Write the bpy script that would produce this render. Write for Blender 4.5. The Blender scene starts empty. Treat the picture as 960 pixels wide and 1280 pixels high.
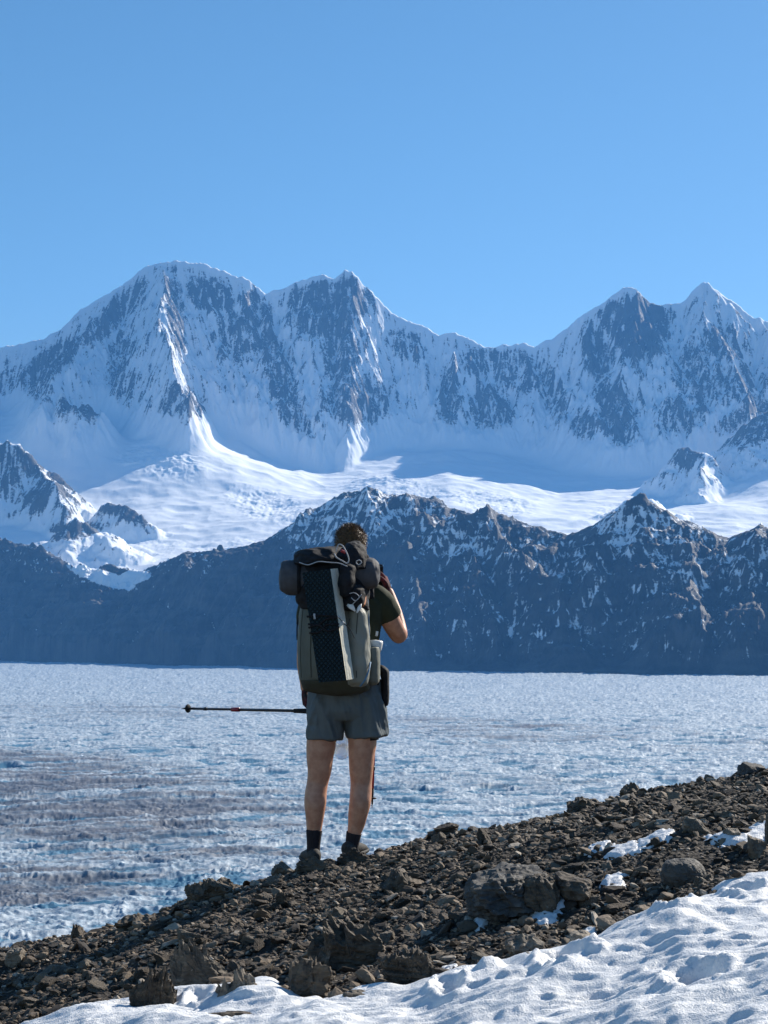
import bpy, bmesh, math, random
import numpy as np
from mathutils import Vector, Matrix
R = math.radians
D = bpy.data
sc = bpy.context.scene
COL = sc.collection

# ------------------------------------------------------------- camera
F = 2200.0                      # focal length in photo pixels (960x1280)
HOR = 790.0                     # photo row of the true horizon
PITCH = math.atan((HOR - 640.0) / F)
cam_d = D.cameras.new('camera')
cam = D.objects.new('camera', cam_d)
COL.objects.link(cam)
cam_d.sensor_fit = 'VERTICAL'
cam_d.sensor_height = 36.0
cam_d.sensor_width = 27.0
cam_d.lens = F / 1280.0 * 36.0
cam_d.clip_start = 0.1
cam_d.clip_end = 90000.0
cam.location = (0, 0, 0)
cam.rotation_euler = (R(90) + PITCH, 0, 0)
sc.camera = cam

# ------------------------------------------------------------- sky, sun, exposure
SUN_EL = 32.5
SUN_AZ = 44.0                   # degrees right of the view direction (+Y)
w = D.worlds.new('World')
sc.world = w
w.use_nodes = True
nt = w.node_tree
nt.nodes.clear()
o_ = nt.nodes.new('ShaderNodeOutputWorld')
bg = nt.nodes.new('ShaderNodeBackground')
sky = nt.nodes.new('ShaderNodeTexSky')
sky.sky_type = 'NISHITA'
sky.sun_disc = False
sky.sun_elevation = R(SUN_EL)
sky.sun_rotation = R(SUN_AZ)
sky.altitude = 1200
sky.air_density = 1.0
sky.dust_density = 0.35
sky.ozone_density = 3.0
hs = nt.nodes.new('ShaderNodeHueSaturation')
hs.inputs['Saturation'].default_value = 1.16
hs.inputs['Hue'].default_value = 0.492
bg.inputs['Strength'].default_value = 0.077
nt.links.new(sky.outputs[0], hs.inputs['Color'])
nt.links.new(hs.outputs[0], bg.inputs['Color'])
nt.links.new(bg.outputs[0], o_.inputs['Surface'])

sd = D.lights.new('sun', 'SUN')
sd.energy = 5.0
sd.angle = R(0.53)
sd.color = (1.0, 0.93, 0.82)
sun = D.objects.new('sun', sd)
COL.objects.link(sun)
L = Vector((math.cos(R(SUN_EL)) * math.sin(R(SUN_AZ)), math.cos(R(SUN_EL)) * math.cos(R(SUN_AZ)), math.sin(R(SUN_EL))))
sun.rotation_euler = L.to_track_quat('Z', 'Y').to_euler()

sc.view_settings.view_transform = 'Standard'
sc.view_settings.look = 'None'
sc.view_settings.exposure = 0.70
sc.view_settings.gamma = 1.0
sc.view_settings.use_curve_mapping = False
sc.render.engine = 'CYCLES'
cy = sc.cycles
cy.max_bounces = 8
cy.diffuse_bounces = 3
cy.glossy_bounces = 3
cy.transmission_bounces = 6
cy.transparent_max_bounces = 12
cy.volume_bounces = 1
cy.use_denoising = True

# ------------------------------------------------------------- helpers
ct, st = math.cos(PITCH), math.sin(PITCH)
def at(px, py, Y):
    """point at distance Y along the view axis seen at photo pixel (px, py)"""
    u = (px - 480.0) / F
    v = (640.0 - py) / F
    dy = ct - st * v
    k = Y / dy
    return Vector((u * k, Y, (st + ct * v) * k))
def atn(px, py, Y):
    u = (np.asarray(px, float) - 480.0) / F
    v = (640.0 - np.asarray(py, float)) / F
    dy = ct - st * v
    k = Y / dy
    return u * k, (st + ct * v) * k
def proj(X, Y, Z):
    f = ct * Y + st * Z
    up = -st * Y + ct * Z
    return 480 + F * X / f, 640 - F * up / f

_rs = np.random.RandomState(7)
_P = _rs.permutation(4096)
_P = np.concatenate([_P, _P])
_A = _rs.rand(4096) * 2 * np.pi
_GX, _GY = np.cos(_A), np.sin(_A)
def pn(x, y, seed=0):
    x = np.asarray(x, float) + seed * 17.31
    y = np.asarray(y, float) + seed * 9.73
    xi = np.floor(x).astype(np.int64); yi = np.floor(y).astype(np.int64)
    fx = x - xi; fy = y - yi
    u = fx * fx * fx * (fx * (fx * 6 - 15) + 10)
    v = fy * fy * fy * (fy * (fy * 6 - 15) + 10)
    def g(a, b, dx, dy):
        h = _P[(_P[a & 4095] + b) & 4095]
        return _GX[h] * dx + _GY[h] * dy
    n00 = g(xi, yi, fx, fy); n10 = g(xi + 1, yi, fx - 1, fy)
    n01 = g(xi, yi + 1, fx, fy - 1); n11 = g(xi + 1, yi + 1, fx - 1, fy - 1)
    return 1.5 * ((n00 * (1 - u) + n10 * u) * (1 - v) + (n01 * (1 - u) + n11 * u) * v)
def fbm(x, y, octv=5, seed=0, gain=0.5, lac=2.03):
    s = 0; a = 1.0; t = 0
    for i in range(octv):
        s = s + a * pn(x, y, seed + i * 3); t += a
        a *= gain; x = x * lac; y = y * lac
    return s / t
def ridged(x, y, octv=5, seed=0, gain=0.5, lac=2.03):
    """0..1, sharp crests near 1"""
    s = 0; a = 1.0; t = 0; wgt = 1.0
    for i in range(octv):
        r = 1 - np.abs(pn(x, y, seed + i * 3))
        r = r * r
        s = s + a * r * wgt; t += a
        wgt = np.clip(r * 1.5, 0, 1)
        a *= gain; x = x * lac; y = y * lac
    return s / t
def sstep(a, b, x):
    t = np.clip((x - a) / (b - a), 0, 1)
    return t * t * (3 - 2 * t)
def smax(a, b, k):
    h = np.clip(0.5 + 0.5 * (a - b) / k, 0, 1)
    return b * (1 - h) + a * h + k * h * (1 - h)

def grid_mesh(name, X, Y, Z, mat, attrs=None, smooth=True):
    n, m = X.shape
    me = D.meshes.new(name)
    co = np.stack([X, Y, Z], -1).reshape(-1, 3).astype(np.float32)
    me.vertices.add(n * m)
    me.vertices.foreach_set('co', co.ravel())
    i = np.arange(n * m).reshape(n, m)
    q = np.stack([i[:-1, :-1], i[:-1, 1:], i[1:, 1:], i[1:, :-1]], -1).reshape(-1, 4).astype(np.int32)
    me.loops.add(q.size)
    me.loops.foreach_set('vertex_index', q.ravel())
    me.polygons.add(len(q))
    me.polygons.foreach_set('loop_start', np.arange(0, q.size, 4, dtype=np.int32))
    me.polygons.foreach_set('use_smooth', np.full(len(q), smooth, dtype=bool))
    me.update(calc_edges=True)
    for k, v in (attrs or {}).items():
        a = me.attributes.new(k, 'FLOAT', 'POINT')
        a.data.foreach_set('value', np.asarray(v, np.float32).ravel())
    me.materials.append(mat)
    o = D.objects.new(name, me)
    COL.objects.link(o)
    return o

class NT:
    """small material builder"""
    def __init__(s, name):
        s.m = D.materials.new(name); s.m.use_nodes = True
        s.t = s.m.node_tree; s.b = s.t.nodes['Principled BSDF']
        s.b.inputs['Specular IOR Level'].default_value = 0.3
    def n(s, typ, **kw):
        nd = s.t.nodes.new(typ)
        for k, v in kw.items():
            if k in nd.inputs: s.put(nd.inputs[k], v)
            else: setattr(nd, k, v)
        return nd
    def put(s, inp, v):
        if isinstance(v, bpy.types.NodeSocket): s.t.links.new(v, inp)
        else: inp.default_value = v
    def attr(s, name):
        return s.n('ShaderNodeAttribute', attribute_name=name).outputs['Fac']
    def obj(s, scale=(1, 1, 1)):
        tc = s.n('ShaderNodeTexCoord').outputs['Object']
        mp = s.n('ShaderNodeMapping'); s.put(mp.inputs['Vector'], tc)
        mp.inputs['Scale'].default_value = scale
        return mp.outputs[0]
    def noise(s, vec, scale=1.0, detail=5.0, rough=0.55):
        nd = s.n('ShaderNodeTexNoise', Scale=scale, Detail=detail, Roughness=rough)
        s.put(nd.inputs['Vector'], vec)
        return nd.outputs['Fac']
    def vor(s, vec, scale=1.0, feature='F1'):
        nd = s.n('ShaderNodeTexVoronoi', feature=feature, Scale=scale)
        s.put(nd.inputs['Vector'], vec)
        return nd
    def math(s, op, a, b=0.0, c=0.0):
        nd = s.n('ShaderNodeMath', operation=op)
        for i, v in enumerate((a, b, c)): s.put(nd.inputs[i], v)
        return nd.outputs[0]
    def ramp(s, v, a, b, lo=0.0, hi=1.0):
        nd = s.n('ShaderNodeMapRange', interpolation_type='SMOOTHSTEP')
        s.put(nd.inputs[0], v)
        for i, x in zip((1, 2, 3, 4), (a, b, lo, hi)): nd.inputs[i].default_value = x
        return nd.outputs[0]
    def mix(s, f, a, b):
        nd = s.n('ShaderNodeMix', data_type='RGBA')
        s.put(nd.inputs[0], f)
        s.put(nd.inputs[6], (*a, 1) if isinstance(a, tuple) and len(a) == 3 else a)
        s.put(nd.inputs[7], (*b, 1) if isinstance(b, tuple) and len(b) == 3 else b)
        return nd.outputs[2]
    def col(s, v): s.put(s.b.inputs['Base Color'], (*v, 1) if isinstance(v, tuple) and len(v) == 3 else v)
    def rough(s, v): s.put(s.b.inputs['Roughness'], v)
    def bump(s, h, dist, strength=1.0):
        nd = s.n('ShaderNodeBump', Strength=strength, Distance=dist)
        s.put(nd.inputs['Height'], h)
        s.put(s.b.inputs['Normal'], nd.outputs[0])

def tag(o, label=None, cat=None, group=None, kind=None):
    if label: o['label'] = label
    if cat: o['category'] = cat
    if group: o['group'] = group
    if kind: o['kind'] = kind
    return o
# ------------------------------------------------------------- terrain materials
def mat_alpine(name, rock_a, rock_b, snow=(0.86, 0.88, 0.90), s1=0.012, s2=0.05, bump=14.0):
    m = NT(name)
    v = m.obj()
    vs = m.obj((1.0, 0.45, 0.45))
    n1 = m.noise(vs, s1, 8, 0.65)
    n2 = m.noise(v, s2, 6, 0.6)
    a = m.attr('rock')
    t = m.math('ADD', a, m.math('MULTIPLY', m.math('SUBTRACT', n1, 0.5), 0.45))
    t = m.math('ADD', t, m.math('MULTIPLY', m.math('SUBTRACT', n2, 0.5), 0.8))
    f = m.ramp(t, 0.40, 0.62)
    rock = m.mix(m.ramp(m.math('ADD', m.noise(v, s1 * 0.35, 8, 0.7), m.attr('tone')), .3, .75), rock_a, rock_b)
    m.col(m.mix(f, snow, rock))
    m.rough(0.75)
    m.bump(m.math('MULTIPLY', m.math('ADD', n1, m.math('MULTIPLY', n2, 0.5)), m.math('ADD', m.math('MULTIPLY', f, 0.8), 0.2)), bump, 0.8)
    return m.m

M_wall = mat_alpine('mountain_snow_and_rock', (0.050, 0.050, 0.054), (0.115, 0.11, 0.105), s1=0.016, s2=0.06, bump=16.0)
M_hill = mat_alpine('foothill_rock_and_snow', (0.026, 0.027, 0.030), (0.078, 0.074, 0.070), s1=0.03, s2=0.11, bump=7.0)

# ------------------------------------------------------------- ridge skeleton
def seg_cone(X, Y, pts, sf, sb=None, ss=None):
    """height of the ridge through pts (x,y,z); slope sf towards the viewer, sb away"""
    sb = sb or sf
    out = np.full(X.shape, -1e5)
    for (x0, y0, z0), (x1, y1, z1) in zip(pts[:-1], pts[1:]):
        dx, dy = x1 - x0, y1 - y0
        l2 = dx * dx + dy * dy + 1e-6
        t = np.clip(((X - x0) * dx + (Y - y0) * dy) / l2, 0, 1)
        ex = X - (x0 + t * dx); ey = Y - (y0 + t * dy)
        d = np.sqrt(ex * ex + ey * ey)
        s = np.where(ey < 0, sf, sb)
        out = np.maximum(out, z0 + t * (z1 - z0) - s * d)
    return out
def pts(l): return [tuple(at(*p)) for p in l]

def _bil(A, i, j):
    n, m = A.shape
    i = np.clip(i, 0, n - 1.001); j = np.clip(j, 0, m - 1.001)
    a = i.astype(np.int32); b = j.astype(np.int32); fi = i - a; fj = j - b
    return (A[a, b] * (1 - fi) + A[a + 1, b] * fi) * (1 - fj) + (A[a, b + 1] * (1 - fi) + A[a + 1, b + 1] * fi) * fj
def lic(z, X, Y, nz, step, n):
    """smear a noise along the fall line: the streaks and gullies water and snow cut"""
    zs = z.copy()
    for _ in range(3):
        zs[:, 1:-1] = (zs[:, :-2] + zs[:, 1:-1] + zs[:, 2:]) / 3
        zs[1:-1] = (zs[:-2] + zs[1:-1] + zs[2:]) / 3
    dX = np.gradient(X, axis=1); dY = np.gradient(Y, axis=0)
    gx = np.gradient(zs, axis=1) / dX; gy = np.gradient(zs, axis=0) / dY
    l = np.sqrt(gx * gx + gy * gy) + 1e-3
    vi = gy / l / dY * step; vj = gx / l / dX * step
    I, J = np.meshgrid(np.arange(z.shape[0], dtype=float), np.arange(z.shape[1], dtype=float), indexing='ij')
    acc = nz.copy()
    for sg in (1, -1):
        i, j = I.copy(), J.copy()
        for k in range(n):
            a = _bil(vi, i, j); b = _bil(vj, i, j)
            i += sg * a; j += sg * b
            acc += _bil(nz, i, j) * (1 - k / (n + 1.0))
    acc -= acc.mean()
    return acc / acc.std()

def blob(px, py, lst):
    out = np.zeros(px.shape)
    for (cx, cy, rx, ry, ang, s) in lst:
        c, n = math.cos(R(ang)), math.sin(R(ang))
        dx, dy = px - cx, py - cy
        u = (dx * c + dy * n) / rx; v = (-dx * n + dy * c) / ry
        out = np.maximum(out, s * (1 - sstep(0.55, 1.25, np.sqrt(u * u + v * v)))) if s > 0 else out + s * (1 - sstep(0.55, 1.25, np.sqrt(u * u + v * v)))
    return out

HILLSKY = [(-200, 655), (-120, 660), (-60, 670), (0, 678), (40, 682), (85, 704), (125, 722), (150, 728), (180, 712), (230, 692), (290, 686), (330, 676), (370, 651),
           (400, 632), (430, 615), (460, 611), (480, 618), (500, 619), (530, 622), (560, 632), (590, 641), (610, 636), (640, 648), (680, 660),
           (710, 669), (740, 656), (775, 636), (800, 622), (820, 632), (850, 648), (880, 661), (910, 673), (935, 665), (950, 657), (965, 660), (1000, 668),
           (1060, 650), (1150, 660)]
GZ = -142.0
def shore(U):
    """distance of the far shore of the ice for a direction"""
    px = 480 + F * U
    py = np.interp(px, [-200, 0, 250, 480, 960, 1160], [822, 826, 832, 838, 845, 848])
    _, z1 = atn(px, py, 1.0)
    return GZ / z1
HCX = np.linspace(-220, 1180, 141)
_k = (HOR - np.interp(HCX, [a for a, b in HILLSKY], [b for a, b in HILLSKY])) / F
_s = shore((HCX - 480) / F)
HCY = (0.60 * _s - GZ) / (0.60 - _k)
for _ in range(60): HCY[1:-1] = (HCY[:-2] + HCY[1:-1] + HCY[2:]) / 3
# ============================================================= the great wall behind the glacier
def build_range():
    nu, ny = 1150, 640
    u = np.linspace(-0.30, 0.30, nu)
    yk = np.interp(np.linspace(0, 1, ny), [0, 0.30, 0.88, 1.0], [9000, 11900, 14450, 16500])
    U, Y = np.meshgrid(u, yk)
    X = U * Y
    # large-scale warp, so that ridges wander
    wx = fbm(X / 900, Y / 900, 4, 1) * 110
    wy = fbm(X / 900, Y / 900, 4, 5) * 110
    fade = sstep(0, 1, np.abs(Y - 14000) / 900)     # no sideways warp at the crest itself
    XW = X + wx * fade; YW = Y + wy * fade
    px_ = 480 + F * U
    # ice shelf table: photo row of the snowfield against direction and distance
    cols = [-160, 0, 100, 250, 400, 560, 700, 830, 960, 1120]
    rows = [9000, 10200, 11200, 12300, 13200, 16500]
    tab = np.array([
        [735, 735, 738, 732, 730, 735, 735, 735, 735, 735],
        [690, 694, 696, 690, 676, 668, 668, 672, 676, 680],
        [622, 632, 640, 640, 634, 628, 640, 640, 625, 618],
        [552, 556, 552, 556, 604, 588, 610, 606, 570, 560],
        [522, 522, 522, 530, 572, 560, 578, 578, 545, 538],
        [500] * 10], float)
    pyt = np.zeros(X.shape)
    tr = np.interp(yk, rows, np.arange(len(rows)))
    for j in range(ny):
        i0 = min(int(tr[j]), len(rows) - 2); f = tr[j] - i0
        f = f * f * (3 - 2 * f) * 0.4 + f * 0.6
        line = tab[i0] * (1 - f) + tab[i0 + 1] * f
        pyt[j] = np.interp(px_[j], cols, line)
    for _ in range(60):                                # round the table's kinks
        pyt[:, 1:-1] = (pyt[:, :-2] + 2 * pyt[:, 1:-1] + pyt[:, 2:]) / 4
    _, shelf = atn(px_, pyt, Y)
    shelf = shelf + fbm(X / 700, Y / 500, 4, 31) * 45
    # main crest
    sky_l = [(-200, 470), (-120, 462), (-60, 452), (0, 432), (25, 430), (50, 425), (75, 408), (95, 390), (120, 375), (150, 355),
             (170, 340), (195, 328), (215, 327), (250, 330), (280, 340), (310, 352), (330, 366), (355, 360), (380, 350), (405, 343),
             (418, 348), (430, 338), (440, 340), (452, 355), (470, 370), (490, 390), (505, 400), (530, 408), (550, 418), (570, 416),
             (600, 430), (615, 434), (640, 432), (655, 430), (670, 432), (690, 425), (710, 412), (735, 392), (760, 375), (780, 363),
             (795, 360), (805, 370), (815, 380), (835, 382), (860, 378), (870, 365), (885, 352), (900, 362), (915, 375), (935, 390),
             (950, 400), (975, 405), (1010, 398), (1060, 420), (1150, 440)]
    sx = np.array([a for a, b in sky_l], float); sy = np.array([b for a, b in sky_l], float)
    crestY = 14000.0
    _, cz = atn(px_, np.interp(px_, sx, sy), crestY)
    cz = cz + fbm(X / 130, Y * 0, 4, 77) * 22 + fbm(X / 35, Y * 0, 3, 78) * 6
    d = crestY - Y
    slope = 1.12 + 0.13 * fbm(X / 800, Y / 2500, 3, 11)
    df = np.maximum(d, 0)
    wall = np.where(d > 0, cz - slope * df - 170 * (1 - np.exp(-df / 260)) - 50 * np.sin(np.clip(df / 1500, 0, 1) * 3.1), cz + d * 0.55)
    # spurs that stand out of the wall
    spurs = [
        ([(203, 333, 13960), (208, 360, 13640), (196, 402, 13120), (212, 440, 12780), (230, 482, 12450), (240, 515, 12260), (248, 540, 12200)], 1.6, 1.7),
        ([(150, 358, 14000), (118, 400, 13550), (88, 440, 13150), (60, 500, 12500), (40, 560, 12000)], 1.15, 1.2),
        ([(70, 505, 12500), (98, 508, 12450), (118, 506, 12400), (100, 540, 12150), (78, 572, 11950)], 1.0, 1.2),
        ([(330, 368, 14000), (340, 430, 13400), (355, 480, 13000), (375, 530, 12620), (392, 580, 12250)], 1.15, 1.3),
        ([(570, 420, 14000), (566, 470, 13500), (562, 510, 13200)], 1.15, 1.3),
        ([(600, 432, 14000), (612, 480, 13560), (622, 520, 13250)], 1.15, 1.3),
        ([(655, 432, 14000), (668, 480, 13560), (690, 530, 13200)], 1.2, 1.3),
        ([(735, 394, 14000), (742, 450, 13500), (755, 510, 13100), (768, 580, 12650)], 1.15, 1.3),
        ([(795, 362, 14000), (800, 400, 13650), (815, 440, 13400), (826, 480, 13150)], 1.1, 1.3),
        ([(885, 355, 14000), (878, 400, 13600), (868, 460, 13150), (862, 530, 12700)], 1.15, 1.3),
        ([(950, 402, 14000), (968, 440, 13400), (948, 500, 12700), (905, 540, 12300)], 1.1, 1.3),
        ([(-60, 455, 14000), (-30, 500, 13200), (0, 545, 12500)], 1.1, 1.3),
    ]
    z = wall
    for ip, (p, s1, s2) in enumerate(spurs):
        if ip == 1: p = [(a, b, 14000 - (14000 - c) * 0.85) for a, b, c in p]
        if ip > 2: p = [(a, b, 14000 - (14000 - c) * 0.60) for a, b, c in p]
        z = smax(z, seg_cone(XW, YW, pts(p), s1, s2), 45)
    # fluted relief running down the face
    onwall = sstep(0, 250, z - shelf)
    nearcrest = sstep(0, 240, np.abs(d))
    wx2 = XW + fbm(X / 300, Y / 420, 3, 15) * 120 + fbm(X / 90, Y / 160, 3, 16) * 26
    fl = ridged(wx2 / 430, YW / 1300, 5, 21) - 0.45
    fl2 = ridged(wx2 / 120, YW / 420, 4, 24) - 0.45
    iso = ridged(XW / 240, YW / 240, 5, 27) - 0.45
    cz_amp = onwall * (0.18 + 0.82 * nearcrest)
    z = z + cz_amp * (fl * 140 + fl2 * 40 + iso * 62)
    g1 = lic(z, X, Y, fbm(X / 55, Y / 55, 2, 301), 14, 12)
    z = z + cz_amp * g1 * 13
    g2 = lic(z, X, Y, fbm(X / 22, Y / 22, 2, 305), 8, 12)
    z = z + onwall * (0.3 + 0.7 * nearcrest) * g2 * 4.5
    # broken ice on the steeper parts of the shelf
    pxv, pyv = proj(X, Y, z)
    zs = shelf
    seracs = blob(px_, pyt, [(200, 578, 60, 24, 12, 1.0), (335, 632, 60, 22, 15, 1.0), (500, 612, 70, 16, 8, .8), (610, 628, 60, 16, 8, 0.9), (780, 640, 60, 14, -10, 0.5), (240, 684, 150, 10, -2, 0.5)])
    zs = zs + seracs * ((ridged(X / 70, Y / 45, 4, 41) - 0.5) * 15) + (ridged(X / 420, Y / 300, 3, 45) - .5) * 16
    z = smax(z, zs, 60)
    shelfness = 1 - onwall
    # knobs standing out of the shelf
    knobs = [
        ([(-80, 535, 11300), (-20, 545, 11250), (20, 556, 11200), (46, 573, 11120), (66, 600, 10900), (84, 630, 10700)], 1.35, .9),
        ([(140, 628, 10750), (165, 633, 10700), (194, 650, 10620)], 1.2, .8),
        ([(40, 682, 10000), (88, 656, 10100), (100, 650, 10100), (130, 664, 10000)], .6, .6),
        ([(846, 566, 12000), (858, 556, 12000), (876, 566, 11900), (872, 590, 11600)], 1.1, 1.0),
        ([(770, 632, 11000), (800, 622, 11000), (816, 628, 10900)], .55, .5),
        ([(925, 565, 12200), (955, 520, 12300), (985, 500, 12400), (1060, 480, 12600)], .9, .8),
    ]
    kn = np.full(X.shape, -1e5)
    for p, s1, s2 in knobs:
        kn = np.maximum(kn, seg_cone(XW, YW, pts([(a, b, c) for a, b, c in p]), s1, s2))
    kn = kn + (ridged(XW / 260, YW / 260, 5, 51) - 0.55) * 75 + fbm(X / 60, Y / 60, 3, 53) * 11
    onk = sstep(-5, 50, kn - z)
    z = smax(z, kn, 25)
    z = z + fbm(X / 45, Y / 45, 3, 61) * 7 * (0.08 + 0.92 * np.maximum(onwall, onk))
    z = z - 0.9 * np.maximum(0, np.interp(px_, HCX, HCY) + 130 - Y)
    # ---------------- where the rock is bare
    gx = np.gradient(z, axis=1) / np.gradient(X, axis=1)
    gy = np.gradient(z, axis=0) / np.gradient(Y, axis=0)
    steep = np.sqrt(gx * gx + gy * gy)
    pxv, pyv = proj(X, Y, z)
    k = 9                                             # relief against its own average: ribs are bare, gullies hold snow
    zz = z.copy()
    for _ in range(14):
        zz[:, 1:-1] = (zz[:, :-2] + zz[:, 1:-1] + zz[:, 2:]) / 3
        zz[1:-1] = (zz[:-2] + zz[1:-1] + zz[2:]) / 3
    conv = np.clip((z - zz) / 22, -1, 1)
    rb = blob(pxv, pyv, [
        (145, 392, 62, 15, -48, 1.0), (60, 455, 60, 18, -38, .95), (20, 490, 40, 30, 0, .8), (265, 368, 34, 24, 25, 1.0), (220, 390, 14, 60, -8, .8),
        (150, 450, 16, 50, 12, .75), (300, 420, 40, 36, 30, .8), (320, 390, 20, 34, -20, .85),
        (405, 385, 52, 44, 10, 1.0), (440, 370, 34, 30, 20, .95), (350, 470, 18, 80, -16, .9), (380, 550, 16, 40, -12, .95),
        (445, 500, 44, 34, 0, .9), (425, 440, 26, 50, 0, .85), (505, 430, 26, 20, 30, .7),
        (562, 500, 16, 50, 0, .95), (615, 520, 30, 50, -12, .9), (600, 450, 30, 20, 0, .75), (650, 465, 50, 30, 20, .7), (690, 490, 18, 44, -20, .7),
        (800, 408, 40, 50, 15, 1.35), (768, 395, 26, 24, 0, 1.0), (745, 440, 20, 44, -10, .95), (770, 515, 26, 54, -12, 1.0), (730, 535, 18, 24, 0, .9),
        (850, 520, 30, 26, 0, .8), (870, 470, 30, 50, 0, .75), (900, 430, 34, 30, 0, .7), (920, 480, 40, 26, 0, .7),
        (240, 520, 26, 34, 30, .95), (98, 520, 34, 28, 0, 1.3), (78, 550, 28, 28, 0, 1.3), (215, 505, 20, 30, 0, .6), (160, 500, 16, 40, 15, .7),
        (945, 530, 60, 28, -20, 1.0), (858, 572, 22, 18, 0, 1.1),
        (40, 600, 56, 40, 35, .9), (168, 640, 36, 15, 8, 1.15), (92, 664, 48, 12, -8, 1.1), (300, 600, 50, 14, 38, .75),
        (735, 610, 10, 8, 0, 0.0)])
    streak = fbm(wx2 / 60, YW / 260, 4, 71)
    s1 = lic(z, X, Y, fbm(X / 13, Y / 13, 2, 311), 7, 6)
    s0 = lic(z, X, Y, fbm(X / 70, Y / 70, 4, 315), 14, 8)
    rock = 0.19 + 0.36 * rb + 0.18 * conv + 0.08 * streak + 0.085 * s1 + 0.05 * s0 + 0.42 * fbm(X / 48, Y / 48, 5, 317, .6) + 0.12 * sstep(0.9, 1.5, steep)
    rock = rock - 0.35 * (1 - sstep(0.45, 0.85, steep)) * (rb < 0.7)
    rock = rock * np.maximum(np.maximum(onwall, onk), 0.0) - 0.25 * (1 - np.maximum(onwall, onk))
    rock = rock - 0.30 * (1 - sstep(0, 9, pyv - np.interp(pxv, sx, sy))) * (rb < 1.05)
    o = grid_mesh('mountain_range', X, Y, z, M_wall, {'rock': rock})
    tag(o, 'huge snow covered mountain wall with glaciers and bare rock ribs', 'mountains', kind='structure')

build_range()

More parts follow.
